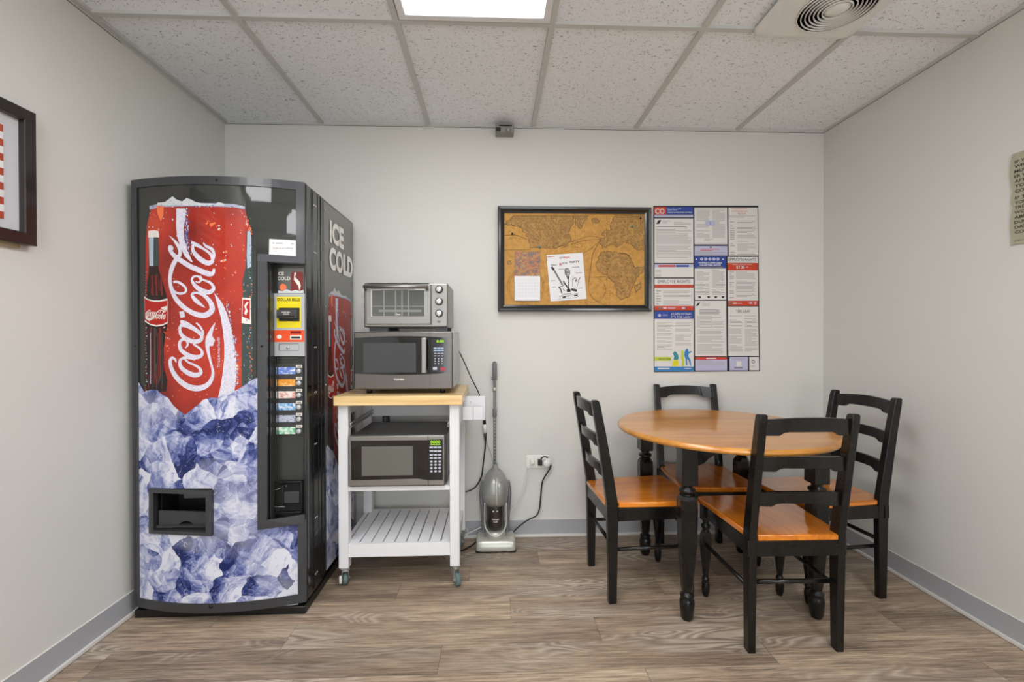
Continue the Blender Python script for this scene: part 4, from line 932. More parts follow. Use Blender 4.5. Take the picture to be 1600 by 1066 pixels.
for dx in (-.012, .010): b.lathe([(.004, 0), (.004, -.0008)], (.003+dx, 2.545-.0488, .218), 'y', 10)
b.build('cup_lettering', 'ivory', vc)
b = MB()      # side frame rails around the cup, forming a U
for s in (-1, 1):
    b.tube([(.003+s*.066, 2.585, .06), (.003+s*.068, 2.58, .14), (.003+s*.074, 2.575, .22), (.003+s*.079, 2.58, .29), (.003+s*.070, 2.59, .355)], .0125, 12, 0)
b.build('body_rail', 'grey_pl', vc)
b = MB(); b.tube([(-.056, 2.51, .26), (-.056, 2.505, .15), (-.045, 2.497, .115), (-.02, 2.49, .09), (.003, 2.488, .082), (.026, 2.49, .09), (.051, 2.497, .115), (.062, 2.505, .15), (.062, 2.51, .26)], .0045, 10, 0); b.build('cup_bumper', 'silver_lt', vc)
b = MB()
b.loft([prof(.050, .002, 2.488, 2.60, .242, 28, 2.3), prof(.066, .002, 2.478, 2.61, .258, 28, 2.4), prof(.072, .002, 2.474, 2.615, .30, 28, 2.5), prof(.072, .002, 2.478, 2.62, .34, 28, 2.5), prof(.066, .002, 2.492, 2.625, .372, 28, 2.4), prof(.054, .002, 2.515, 2.628, .396, 28, 2.3), prof(.036, .002, 2.545, 2.630, .414, 28, 2.2), prof(.018, .002, 2.58, 2.630, .426, 28, 2), prof(.014, .002, 2.59, 2.630, .45, 28, 2)])
b.build('motor_housing', 'silver_pl', vc)
b = MB(); b.tube([(.008, 2.50, .395), (.009, 2.468, .385), (.010, 2.456, .35), (.010, 2.456, .30), (.010, 2.468, .265)], .0085, 12, 0); b.build('carry_handle', 'silver_lt', vc)
b = MB(); b.box(.026, .038, 2.50, 2.52, .372, .377, 0, .001); b.build('latch', 'blk_pl', vc)
b = MB()
yz = lambda z: 2.602+(z-.42)*.055
b.tube([(.0, yz(.415), .415), (.0, yz(.93), .93)], .0085, 14, 0, 1); b.build('pole', 'grey_pl', vc)
b = MB()
for k in range(14): z = .46+k*.0185; b.box(-.003, .003, yz(z)-.0092, yz(z)-.006, z, z+.006, 0, .001, 1)
for z, h_ in ((.60, .0), ): pass
b.build('pole_marking', 'silver_lt', vc)
for z0_, z1_, r in ((.715, .765, .012), (.865, .885, .0115)):
    b = MB(); b.lathe([(r*.85, z0_), (r, z0_+.004), (r, z1_-.004), (r*.85, z1_)], (0, yz((z0_+z1_)/2), 0), 'z', 18); b.build('pole_collar', 'grey_pl' if z0_ < .8 else 'silver_lt', vc)
b = MB(); b.lathe([(.009, .922), (.0135, .928), (.0140, .99), (.0135, 1.022), (.010, 1.033), (0, 1.036)], (0, yz(.97), 0), 'z', 20); b.build('hand_grip', 'grey_pl', vc)
b = MB()
for z in (.932, .943): b.tube([(-.008, yz(.94), z), (-.021, yz(.94), z)], .0025, 8, 0, 1)
b.build('cord_hook', 'grey_pl', vc)
b = MB()
for s in (-1, ): b.lathe([(.0, -.008), (.02, -.008), (.022, 0), (.02, .008), (0, .008)], (-.076, 2.585, .045), 'x', 20, sy=1.5)
b.build('rear_wheel', 'grey_pl', vc)
b = MB(); b.tube([PY(772, 735, 2.59), PY(768, 712, 2.62), PY(761, 692, 2.65), PY(757, 668, 2.658)], .0022, 8); b.build('power_cord', 'silver_pl', vc)

# ================================================================ outlet, plugs and cords
ol = thing('wall_outlet', 'white horizontal duplex outlet plate low on the back wall', 'outlet', (.25, D, .45))
p, q = PY(822.5, 732, D), PY(852, 711, D)
b = MB(); b.box(p.x, q.x+.012, D-.007, D, p.z, q.z, 0, .003); b.build('cover_plate', 'white_pl', ol)
b = MB(); zc = (p.z+q.z)/2; b.box(p.x+.02, p.x+.048, D-.0085, D-.006, zc-.014, zc+.014, 0, .003); b.box(p.x+.062, p.x+.09, D-.0085, D-.006, zc-.014, zc+.014, 0, .003); b.build('receptacle', 'white_pl', ol)
def cord(name, pts, r, mt, label, cat='cord', ends=None):
    loc = pts[0]; t = thing(name, label, cat, tuple(loc)); b = MB(); b.tube(pts, r, 8, 0, 6); b.build('cable', mt, t)
    return t
# left plug, white cord down behind the vacuum and out to the left
pw = PY(831.5, 721, D-.012)
t = cord('white_cord', [PY(831.5, 722, D-.03), PY(829, 727, D-.03), PY(823, 745, D-.025), PY(817, 768, D-.02), PY(808, 788, D-.02), PY(796, 800, D-.025), PY(775, 815, D-.03), PY(752, 824, D-.035), PY(735, 832, D-.04), PY(722, 838, D-.05), PY(716, 842, D-.05)], .0028, 'white_pl', 'white power cord running from the outlet behind the vacuum')
b = MB(); b.box(pw.x-.012, pw.x+.012, D-.034, D-.0085, pw.z-.012, pw.z+.012, 0, .004); b.build('plug', 'white_pl', t)
b = MB(); lp = [(722+9*math.cos(a), 832+9*math.sin(a)) for a in [2*math.pi*k/14 for k in range(15)]]; b.tube([PY(x, y, D-.055) for x, y in lp], .0018, 8, 0, 2, False); b.build('cord_loop', 'white_pl', t)
# black plug with right-angle lead
t = thing('plug_adapter', 'black square plug beside a white round adapter in the wall outlet', 'plug', tuple(PY(850, 725, D-.01)))
p = PY(843.5, 722, D-.014); b = MB(); b.box(p.x-.0125, p.x+.0125, D-.036, D-.0085, p.z-.016, p.z+.016, 0, .002); b.tube([PY(845, 717, D-.03), PY(849, 714.5, D-.04), PY(853, 714, D-.045), PY(855.5, 716, D-.045)], .0035, 8); b.build('black_plug', 'blk_pl', t)
b = MB()
p = PY(854, 722, D-.02)
b.lathe([(.0, -.034), (.016, -.034), (.021, -.028), (.022, -.004), (.018, 0)], (p.x, D-.008, p.z-.006), 'y', 20); b.box(p.x-.032, p.x+.004, D-.022, D-.008, p.z-.030, p.z-.022, 0, .003); b.box(p.x-.006, p.x+.022, D-.03, D-.008, p.z-.012, p.z+.024, 0, .008)
b.tube([PY(854, 712, D-.03), PY(858, 713, D-.03), PY(861, 719, D-.03), PY(859, 727, D-.03), PY(855, 730, D-.03)], .003, 8)
b.build('white_adapter', 'white_pl', t)
cord('black_cord', [PY(861, 727, D-.03), PY(859, 733, D-.025), PY(852, 744, D-.02), PY(847, 755, D-.015), PY(845, 775, D-.012), PY(843, 795, D-.02), PY(838, 806, D-.03), PY(826, 812, D-.035), PY(812, 822, D-.04), PY(800, 833, D-.045), PY(788, 842, D-.045), PZ(770, 843.5, .006), PZ(748, 845.5, .006), PZ(736, 853, .006), PZ(720, 861, .006), PZ(700, 863, .006)], .0042, 'blk_pl', 'thick black power cord from the outlet to the floor behind the vacuum')
t = cord('black_cord', [PY(706, 538, 2.56), PY(714, 544, 2.58), PY(724, 563, 2.6), PY(736, 590, 2.62), PY(747, 612, 2.64), PY(753, 630, 2.645), PY(756, 652, 2.648)], .0032, 'blk_pl', 'thin black microwave cord slanting down the wall to an in-line connector')
pa, pb, pc_, pd = PY(756.5, 652, 2.648), PY(757, 663, 2.648), PY(758, 677, 2.648), PY(758.5, 688, 2.648)
b = MB(); b.tube([pa, pb], [.006, .010], 12, 0, 1); b.tube([pc_, pd], [.010, .006], 12, 0, 1); b.build('connector', 'blk_pl', t)
b = MB(); b.tube([pb, pc_], .0115, 12, 0, 1); b.build('connector_sleeve', 'white_pl', t)
cord('black_cord', [PY(758.5, 688, 2.648), PY(758, 700, 2.645), PY(755, 725, 2.64), PY(752, 745, 2.64), PY(742, 762, 2.63), PY(726, 769, 2.62), PY(708, 771, 2.61)], .0042, 'blk_pl', 'black cord hanging in a loop from the connector to behind the cart leg')
# small plug seen through the cart above the lower microwave
t = thing('wall_plug', 'small black and grey plug on the wall, seen over the lower microwave', 'plug', tuple(PY(603, 657, D)))
p, q = PY(598, 664, D-.03), PY(607.5, 650, D-.03); b = MB(); b.box(p.x, q.x, D-.04, D, p.z, q.z, 0, .004); b.build('plug_body', 'blk_pl', t)
b = MB(); b.box(p.x+.008, q.x-.002, D-.044, D-.038, p.z+.02, q.z-.004, 0, .002); b.build('plug_face', 'grey_pl', t)

# ================================================================ table and chairs
tb = thing('dining_table', 'oval dining table with glossy honey wood top and black turned legs', 'table', (1.062, 2.115, 0))
TCX, TCY, TA, TB_, TZ = 1.056, 2.095, .467, .485, .76
b = MB()
def ering(ins, z, n=96): return [(TCX+(TA-ins)*math.cos(2*math.pi*k/n), TCY+(TB_-ins)*math.sin(2*math.pi*k/n), z) for k in range(n)]
b.loft([ering(.018, TZ-.026), ering(.006, TZ-.024), ering(.0, TZ-.016), ering(.001, TZ-.010), ering(.006, TZ-.006), ering(.008, TZ-.002), ering(.012, TZ)])
o = b.build('tabletop', 'table', tb)
def turned_leg(b, x, y, R, zt, zblock, zring, ztap0, ztap1, rb):
    """square block, rings, chamfered tapering shaft, bulb foot"""
    b.box(x-R, x+R, y-R, y+R, zblock, zt, 0, .003, 1)
    b.lathe([(R*.80, zblock+.002), (R*.66, zblock-.008), (R*.60, zblock-.014), (R*.98, zblock-.020), (R*1.04, zblock-.027), (R*.96, zblock-.034), (R*.72, zblock-.038), (R*.72, zblock-.046), (R*.9, ztap0+.004)], (x, y, 0), 'z', 24)
    q = math.sqrt(2); n = 8
    def oct_(r, ch, z):    # square with chamfered corners
        return [(x+sx_, y+sy_, z) for sx_, sy_ in ((r, -r+ch), (r, r-ch), (r-ch, r), (-r+ch, r), (-r, r-ch), (-r, -r+ch), (-r+ch, -r), (r-ch, -r))]
    b.loft([oct_(R*.8, R*.40, ztap0+.004), oct_(R*1.05, R*.42, ztap0-.012), oct_(R*1.06, R*.32, ztap0-.05), oct_(R*.98, R*.34, (ztap0*.5+ztap1*.5)), oct_(R*.64, R*.30, ztap1+.02), oct_(R*.56, R*.3, ztap1)], 0, True, False)
    b.lathe([(R*.55, ztap1+.001), (R*.60, ztap1-.006), (R*.82, ztap1-.012), (R*.86, ztap1-.018), (R*.70, ztap1-.024), (R*.84, ztap1-.032), (R*.92, ztap1-.048), (R*.88, ztap1-.064), (R*.76, .014), (R*.62, .004), (R*.56, 0)], (x, y, 0), 'z', 24)
for x, y in ((.797, 1.855), (1.343, 1.845), (.812, 2.425), (1.342, 2.425)):
    b = MB(); turned_leg(b, x, y, .0335, TZ-.026, .565, .54, .515, .118, .03); b.build('leg', 'black', tb)
def apron_pts(a, c, zt, d0, d1, n=20):      # scalloped lower edge
    P_ = [(a, zt)]; L = c-a
    for k in range(n+1):
        u = k/n; s = min(u, 1-u)*2; e = 0 if s < .12 else min(1, (s-.12)/.28); e = e*e*(3-2*e); P_.append((a+L*u, zt-d0+(d0-d1)*e))
    return P_+[(c, zt)]
for y in (1.858, 2.408): b = MB(); b.prism(apron_pts(.82, 1.32, TZ-.027, .095, .05), 'y', y, y+.02, 0); b.build('apron', 'black', tb)
for x in (.80, 1.335): b = MB(); b.prism(apron_pts(1.88, 2.40, TZ-.027, .095, .05), 'x', x, x+.02, 0); b.build('apron', 'black', tb)

def make_chair():
    t = thing('dining_chair', 'x', 'chair')
    pw, py = .166, -.195
    for s in (-1, 1):
        b = MB(); yl = [(0, -.0, .017), (.15, .0, .020), (.36, 0, .0245), (.45, -.003, .0245), (.60, -.026, .0225), (.75, -.051, .0200), (.87, -.073, .0180), (.892, -.077, .0155), (.897, -.078, .009)]
        pts = [(py+d+w_, z) for z, d, w_ in yl]+[(py+d-w_, z) for z, d, w_ in yl[::-1]]
        b.prism(pts, 'x', s*pw-.0145, s*pw+.0145, 0, .003); b.build('rear_leg', 'black', t, False)
    for s in (-1, 1):
        b = MB(); turned_leg(b, s*.170, .165, .0195, .42, .345, .33, .292, .095, .02); b.build('front_leg', 'black', t, False)
    def rail(z0, z1, crest, back, zc):
        b = MB(); n = 20; rings = []
        yc = lambda z: py+(-.003-(z-.45)*.166)
        for k in range(n+1):
            u = k/n; x = -pw+.012+(2*pw-.024)*u; s = min(u, 1-u)*2
            bow = -.022*math.sin(math.pi*u)
            e = 0 if s < .30 else min(1, (s-.30)/.14); e = e*e*(3-2*e)
            zl = z0+.013*e+crest*.35*math.sin(math.pi*u); zh = z1+crest*math.sin(math.pi*u)
            y_ = yc((z0+z1)/2)+bow; rings.append([(x, y_-.008, zl), (x, y_+.008, zl), (x, y_+.006-.004, zh), (x, y_-.010-.002, zh)])
        b.loft(rings, 0, True, False); b.build('back_rail', 'black', t, False)
    rail(.820, .878, .010, 0, 0); rail(.686, .738, .008, 0, 0); rail(.552, .604, .008, 0, 0)
    # seat
    b = MB(); pts = [(-.149, -.222), (.149, -.222), (.149, -.168), (.176, -.166), (.190, .09), (.200, .165), (.196, .189), (.178, .199), (0, .204), (-.178, .199), (-.196, .189), (-.200, .165), (-.190, .09), (-.176, -.166), (-.149, -.168)]
    b.prism(pts, 'z', .420, .444, 0, .005); b.build('seat', 'seat', t, False)
    b = MB()      # apron under the seat
    b.box(-.185, .185, -.218, -.198, .362, .4195, 0, .002); b.box(-.16, .16, .155, .173, .365, .4195, 0, .001)
    for s in (-1, 1): b.box(s*.170-.009, s*.170+.009, -.17, .17, .362, .4195, 0, .001)
    b.build('seat_frame', 'black', t, False)
    for s in (-1, 1):
        b = MB(); b.tube([(s*pw, py, .235), (s*.170, .165, .235)], [.0085, .0085], 12, 0, 1); b.build('stretcher', 'black', t, False)
    b = MB(); b.tube([(-pw, py, .258), (pw, py, .258)], .009, 12, 0, 1); b.build('stretcher', 'black', t, False)
    return t
ch = make_chair(); G = 'black ladder-back chairs around the table'
spots = [(1.120, 1.851, -1, 'ladder-back dining chair with its back to the camera, nearest chair of the table'),
         (.700, 2.165, -86, 'ladder-back dining chair on the left side of the table, nearest the vacuum'),
         (1.108, 2.362, 178, 'ladder-back dining chair behind the table, its back against the rear wall'),
         (1.526, 2.125, 95, 'ladder-back dining chair on the right side of the table, beside the right wall')]
for i, (x, y, a, lab) in enumerate(spots):
    c = ch if i == 0 else copy_tree(ch)
    c.location = (x, y, 0); c.rotation_euler = (0, 0, math.radians(a)); tag(c, lab, 'chair', G)

# ================================================================ framed cork map
YB = D-.028
PM = lambda x, y, o=0: PY(x, y, YB-o)
cb_ = thing('cork_board', 'large black framed cork board printed with an antique world map', 'cork board', tuple(PY(898, 406, D)))
fo = [PY(778, 487, D-.03), PY(1017, 326.5, D-.03)]; bx0, bx1, bz0, bz1 = fo[0].x, fo[1].x, fo[0].z, fo[1].z+.006
b = MB(); W_ = .038
def molding(b, x0, x1, z0, z1, w_, yb, yfr):
    def ring(i, y): return [(x0+i, y, z0+i), (x1-i, y, z0+i), (x1-i, y, z1-i), (x0+i, y, z1-i)]
    R = [ring(0, yb), ring(0, yfr+.008), ring(.006, yfr), ring(w_*.45, yfr+.002), ring(w_*.75, yfr+.012), ring(w_, yfr+.016), ring(w_, yb)]
    V = [[b._v(p) for p in r] for r in R]; fs = []
    for A_, B_ in zip(V, V[1:]+[V[0]]):
        for k in range(4): fs.append(b.face([A_[k], A_[(k+1) % 4], B_[(k+1) % 4], B_[k]], 0))
    bmesh.ops.recalc_face_normals(b.bm, faces=[f for f in fs if f])
molding(b, bx0, bx1, bz0, bz1, W_, D-.001, D-.05); b.build('frame', 'frame_blk', cb_)
b = MB(); b.box(bx0+.02, bx1-.02, YB, D-.002, bz0+.02, bz1-.02, 0)
k8 = lambda L: [(770+x/5.61, 310+y/5.61) for x, y in L]
def coast(L, k=9):
    out = []
    for i in range(len(L)):
        a, c = L[i], L[(i+1) % len(L)]; n = max(2, int(math.hypot(c[0]-a[0], c[1]-a[1])/16)); edge = (a[1] == c[1] == 152) or (a[0] == c[0] == 1334)
        for q in range(n):
            u = q/n; j = 0 if (edge or q == 0) else k
            out.append((a[0]+(c[0]-a[0])*u+random.uniform(-j, j), a[1]+(c[1]-a[1])*u+random.uniform(-j, j)))
    return out
for L in ([(100, 232), (180, 152), (700, 152), (712, 210), (660, 300), (690, 372), (640, 410), (560, 432), (470, 440), (400, 430), (330, 440), (312, 360), (282, 300), (220, 245), (150, 232)],
          [(705, 152), (838, 152), (800, 215), (765, 268), (728, 232)], [(865, 185), (905, 175), (935, 195), (915, 220), (880, 212)],
          [(1075, 152), (1334, 152), (1334, 455), (1270, 450), (1210, 400), (1150, 380), (1090, 430), (1040, 400), (960, 440), (935, 400), (950, 350), (985, 340), (950, 320), (975, 285), (1040, 275), (1030, 235)],
          [(945, 475), (1010, 462), (1120, 480), (1190, 500), (1225, 590), (1250, 612), (1334, 600), (1334, 640), (1262, 690), (1222, 790), (1190, 865), (1120, 895), (1085, 850), (1068, 745), (1020, 690), (925, 640), (905, 575)],
          [(1245, 765), (1300, 735), (1285, 800), (1255, 835)], [(125, 560), (160, 545), (165, 575), (130, 580)]):
    L = coast(L); mpoly(b, k8(L), lambda x, y: PM(x, y, .0006), 1)
    pl = [PM(x, y, .001) for x, y in k8(L)]; b.tube(pl+[pl[0]], .0011, 5, 2, 1, False)
def line(L, r=.0009): b.tube([PM(x, y, .001) for x, y in k8(L)], r, 5, 2, 6, False)
line([(700, 380), (780, 350), (860, 330), (950, 350)]); line([(600, 435), (700, 400), (800, 370), (940, 358)]); line([(945, 365), (880, 480), (860, 600), (845, 720)], .0014); line([(930, 380), (860, 440), (780, 490)])
line([(845, 700), (838, 790), (880, 880), (990, 940)]); line([(95, 450), (330, 450)]); line([(95, 325), (200, 322), (300, 360)], .0012)
line([(1110, 480), (1190, 500), (1245, 612)], .0016); line([(900, 690), (1000, 690), (1060, 740)]); line([(95, 690), (1334, 690)], .0005); line([(720, 152), (720, 440)], .0005); line([(1000, 152), (1000, 900)], .0005)
for cx, cy, r in ((290, 770, 160), (290, 770, 145), (720, 1000, 130), (880, 800, 110)):
    line([(cx+r*math.cos(a), min(938, cy+r*math.sin(a))) for a in [2*math.pi*k/24 for k in range(25)]], .0007)
for _ in range(150):      # small coast and relief marks
    x, y = random.choice([(random.uniform(120, 690), random.uniform(165, 430)), (random.uniform(950, 1320), random.uniform(165, 440)), (random.uniform(930, 1230), random.uniform(480, 860)), (random.uniform(500, 800), random.uniform(370, 430))])
    d = random.uniform(6, 22); line([(x, y), (x+d*.4, y+random.uniform(-8, 8)), (x+d, y+random.uniform(-8, 8))], .0007)
for _ in range(70):
    x, y = random.uniform(110, 1320), random.uniform(170, 920); line([(x, y), (x+random.uniform(5, 14), y+1)], .0005)
b.build('map_panel', ['cork', 'land', 'mapline'], cb_)
# calendar
cal = thing('wall_calendar', 'small calendar with autumn photo over a white month page, pinned on the map', 'calendar', tuple(PM(825, 430)))
Yc = YB-.006
b = MB(); p, q = PY(804.3, 431.5, Yc), PY(844, 393, Yc); b.box(p.x, q.x, Yc, YB-.001, p.z, q.z, 0); b.build('photo_page', 'autumn', cal)
b = MB(); p, q = PY(804, 470, Yc-.004), PY(844, 431.5, Yc-.004); b.box(p.x, q.x, Yc-.004, YB-.001, p.z, q.z, 0)
for r in range(6):
    z = q.z-.022-r*.0185; b.box(p.x+.012, q.x-.012, Yc-.0046, Yc-.004, z, z+.0006, 1)
for c in range(8): x = p.x+.012+c*(q.x-p.x-.024)/7; b.box(x-.0003, x+.0003, Yc-.0046, Yc-.004, q.z-.115, q.z-.022, 1)
b.build('month_page', ['paper', 'plav'], cal)
# flyer
fl = thing('flyer', 'white music party flyer with guitar and microphone drawing, pinned tilted on the map', 'flyer', tuple(PM(885, 433)))
cor = [(853.8, 398.8), (910.5, 395), (916.5, 467.2), (860.3, 471.2)]
def fF(u, v, o=0):      # u right, v down, 0..1
    x = (cor[0][0]*(1-u)+cor[1][0]*u)*(1-v)+(cor[3][0]*(1-u)+cor[2][0]*u)*v; y = (cor[0][1]*(1-u)+cor[1][1]*u)*(1-v)+(cor[3][1]*(1-u)+cor[2][1]*u)*v
    return PM(x, y, .004+o)
b = MB(); A = [fF(u, v) for u, v in ((0, 0), (1, 0), (1, 1), (0, 1))]; B_ = [p+Vector((0, .0012, 0)) for p in A]; b.loft([A, B_], 0, True, False)
def ftext(s_, u, v, h, w_, m=1, align='c', bold=.02): b.text(s_, lambda x, y: fF(x, -y, .0008), u, -v, h, m, w=w_, align=align, bold=bold)
ftext('CITY', .41, .098, .038, .12, 1); ftext('REX', .56, .098, .038, .17, 3); ftext('FALL', .185, .235, .03, .17, 1); ftext('R', .335, .24, .05, .08, 3, 'l', .03); ftext('OCK', .41, .215, .042, .15, 1, 'l'); ftext('PARTY', .62, .205, .042, .27, 1, 'l')
for (u, v, w_) in ((.30, .315, .17), (.68, .29, .20), (.76, .42, .19), (.06, .55, .14), (.08, .69, .13), (.80, .75, .13), (.32, .85, .30), (.40, .905, .15)): 
    for k in range(int(w_/.022)): b.poly([fF(u+k*.022+x, v+y, .0009) for x, y in ((0, 0), (.015, 0), (.015, .016), (0, .016))], 2)
for (u, v, w_) in ((.02, .03, .2),): b.poly([fF(u+x*w_, v+y*.015, .0009) for x, y in ((0, 0), (1, 0), (1, 1), (0, 1))], 3)
def fs(pts, w_, m=1, o=.001):
    pts = smooth_path(pts, 4) if len(pts) > 2 else pts; L, R = [], []
    for i, p in enumerate(pts):
        a, c = pts[max(i-1, 0)], pts[min(i+1, len(pts)-1)]; dx, dy = c[0]-a[0], c[1]-a[1]; n = math.hypot(dx, dy) or 1
        L.append(b._v(fF(p[0]-dy/n*w_/2, p[1]+dx/n*w_/2, o))); R.append(b._v(fF(p[0]+dy/n*w_/2, p[1]-dx/n*w_/2, o)))
    for i in range(len(pts)-1): b.face([L[i], L[i+1], R[i+1], R[i]], m)
fs([(.11, .26), (.17, .33)], .055, 1); fs([(.17, .33), (.37, .66)], .045, 2, .0011); fs([(.26, .70), (.31, .76), (.33, .84)], .03); fs([(.40, .58), (.45, .66), (.50, .72), (.53, .80)], .035); fs([(.26, .70), (.36, .69), (.41, .66)], .015)
mpoly(b, [(.30, .71), (.40, .67), (.48, .72), (.50, .84), (.34, .84)], lambda u, v: fF(u, v, .0008), 0); fs([(.38, .74), (.41, .80)], .02)
mpoly(b, [(.46, .33), (.50, .305), (.57, .31), (.61, .36), (.61, .44), (.57, .49), (.50, .49), (.46, .44)], lambda u, v: fF(u, v, .0009), 2)
for k in range(4): fs([(.52+.022*k, .325), (.525+.022*k, .475)], .008, 0, .0013)
fs([(.47, .40), (.60, .40)], .012, 1, .0015); mpoly(b, [(.50, .49), (.58, .49), (.56, .55), (.52, .55)], lambda u, v: fF(u, v, .001), 1); fs([(.54, .55), (.535, .65), (.53, .76)], .022); mpoly(b, [(.47, .76), (.58, .76), (.58, .82), (.47, .82)], lambda u, v: fF(u, v, .001), 1)
fs([(.63, .73), (.65, .62), (.68, .47)], .008); fs([(.66, .58), (.72, .53), (.78, .56), (.74, .62)], .012); fs([(.78, .62), (.88, .52), (.84, .58), (.76, .74)], .008); fs([(.72, .60), (.76, .57)], .02); mpoly(b, [(.60, .75), (.76, .78), (.75, .83), (.60, .80)], lambda u, v: fF(u, v, .001), 1)
fs([(.24, .93), (.38, .88), (.55, .89), (.78, .86)], .008, 2); fs([(.2, .97), (.34, .95), (.6, .96), (.80, .93)], .006, 2); mpoly(b, [(.34, .915), (.43, .905), (.43, .94), (.34, .945)], lambda u, v: fF(u, v, .001), 1); mpoly(b, [(.66, .895), (.77, .89), (.76, .92), (.66, .925)], lambda u, v: fF(u, v, .001), 1)
b.build('sheet', ['paper', 'ink', 'mid_ink', 'pred'], fl)
# pins
for x, y, mt, lab in ((842.5, 386.5, 'teal', 'teal push pin in the map just above the calendar'), (987, 354.5, 'teal', 'teal push pin near the upper right corner of the map'), (800.3, 366, 'blk_pl', 'dark push pin at the upper left of the map, in the ocean'), (1000, 342, 'blk_pl', 'dark red push pin nearest the top right corner of the map')):
    p = PM(x, y); b = MB(); b.lathe([(.003, .001), (.0026, -.006), (.006, -.009), (.006, -.013), (0, -.014)], tuple(p), 'y', 14); solo(b, 'push_pin', mt, lab, 'pin', 'push pins on the map', tuple(p))

# ================================================================ labour law poster
PP = lambda x, y, o=0: PY(x, y, D-.004-o)
po = thing('notice_poster', 'tall laminated employment law poster of many white panels, right of the framed map', 'poster', tuple(PY(1104, 451, D)))
b = MB(); A = [PP(x, y) for x, y in ((1021, 321.5), (1184.5, 321.5), (1187.5, 580), (1022, 581.5))]; b.loft([A, [p+Vector((0, .0035, 0)) for p in A]], 0, True, False)
def R4(x0, y0, x1, y1, m, o=.0004):      # slight widening to follow the sheet
    s = lambda x, y: PP(x+(x-1021)*.018*(y-322)/258, y, o); b.poly([s(x0, y1), s(x1, y1), s(x1, y0), s(x0, y0)], m)
def body(x0, y0, x1, y1, m=5, step=2.1, dens=.85):
    y = y0
    while y < y1:
        if random.random() < dens: R4(x0, y, x0+(x1-x0)*random.choice([1, 1, .96, .9, .55]), y+step*.42, m, .0008)
        y += step
def T4(s_, x, y, h, w_, m, al='c', bold=0.0): b.text(s_, lambda u, v: PP(u+(u-1021)*.018*(-v-322)/258, -v, .0011), x, -y, h, m, w=w_, align=al, bold=bold)
Wt, Bl, Rd, Lv, Gy, Ik, Sk = 1, 2, 3, 4, 5, 6, 7
R4(1022.5, 323.5, 1083, 335, Bl); R4(1022.5, 323.5, 1041, 335.5, Rd, .0006); T4('CO', 1031, 334, 8.3, 15, Wt, bold=.03); T4('Space Saver-1\u2122', 1043, 328.7, 3.4, 21, Wt, 'l'); T4('Colorado and Federal Labor Law Poster', 1043, 333, 2.4, 38, Wt, 'l', .01)
R4(1022.5, 335.6, 1083, 339.5, Lv); body(1025, 336.6, 1080, 339, Gy, 1.5)
R4(1022.5, 341.5, 1083, 411, Wt); mpoly(b, [(1025, 350), (1029, 344), (1033.5, 344), (1030, 350)], lambda x, y: PP(x, y, .0009), Ik); body(1035, 345, 1048, 350, Gy, 1.7); body(1053, 347, 1079, 352, Gy, 1.7); R4(1025, 353.5, 1073, 354.6, 8, .0009); body(1025, 356, 1080, 404, Gy, 2.2)
R4(1022.5, 413, 1083, 418, Lv); R4(1029, 414.2, 1055, 417.2, Rd, .0008); R4(1056, 414.2, 1076, 417.2, Bl, .0008); R4(1022.5, 418, 1083, 433.5, Wt); body(1024, 420, 1033, 432, Gy, 2.2)
R4(1022.5, 435.5, 1083, 445, Wt); T4('EMPLOYEE RIGHTS', 1052.7, 442.6, 5.2, 49, Ik); R4(1022.5, 445, 1083, 450, Rd); R4(1022.5, 450, 1083, 478, Wt); body(1025, 454, 1033, 476, Gy, 4); body(1036, 452.5, 1080, 476, Gy, 2.1)
R4(1022.5, 478, 1083, 485, Rd); R4(1029, 479.6, 1033.5, 483.5, 8, .0008); R4(1036, 480.4, 1041.5, 482.5, Wt, .0008); R4(1043, 480.8, 1055, 482.2, Lv, .0008); R4(1065, 480, 1070, 483, Lv, .0008)
R4(1022.5, 486.3, 1083, 498.5, Bl); T4('Job Safety and Health', 1063.7, 492, 3.6, 31, Wt); T4("IT'S THE LAW!", 1063.7, 497, 3.3, 30, Wt); b.lathe([(.009, 0), (.009, -.0008)], PP(1030.5, 493, .0003), 'y', 14, Lv); T4('OSHA', 1039, 494, 3, 8.5, Lv)
R4(1022.5, 498.5, 1083, 573, Wt); body(1026, 503.5, 1050, 546, Gy, 2.2); body(1054.5, 503.5, 1079, 540, Gy, 2.2); R4(1022.5, 558, 1048, 564, 10, .0006); T4('1-800-321-OSHA', 1038, 562.3, 2.6, 20, Ik)
def blob(pts, m): mpoly(b, [(1010+x/7.105, 440+y/7.105) for x, y in pts], lambda x, y: PP(x+(x-1021)*.0*(y-322), y, .0012), m)
blob([(300, 790), (310, 775), (330, 780), (350, 810), (358, 850), (350, 870), (300, 868), (310, 830), (293, 800)], 9); blob([(290, 880), (345, 870), (360, 900), (355, 940), (285, 942)], 11)
blob([(385, 770), (398, 758), (410, 770), (412, 820), (418, 860), (420, 940), (390, 942), (395, 880), (382, 850), (388, 800)], 10); blob([(440, 750), (452, 740), (463, 755), (468, 780), (500, 772), (505, 782), (470, 800), (465, 830), (490, 870), (497, 935), (485, 938), (470, 880), (450, 860), (455, 930), (440, 935), (435, 860), (420, 820), (425, 780)], Sk)
R4(1022.5, 573, 1083, 580, Sk); R4(1028, 575, 1046, 577, Wt, .0008); R4(1069, 575.4, 1079, 576.6, Wt, .0008)
R4(1085, 324.5, 1136, 382, Wt); R4(1086.5, 326, 1134.5, 326.4, 8, .0007); R4(1086.5, 380, 1134.5, 380.4, 8, .0007); body(1088, 328.5, 1109, 371, Gy, 2.0); body(1112.5, 328.5, 1133, 371, Gy, 2.0); body(1100, 373.5, 1116, 377, Gy, 2)
for x in (1106, 1113): b.lathe([(.016, 0), (.016, -.0006)], PP(x, 348.5, .0006), 'y', 20, Lv)
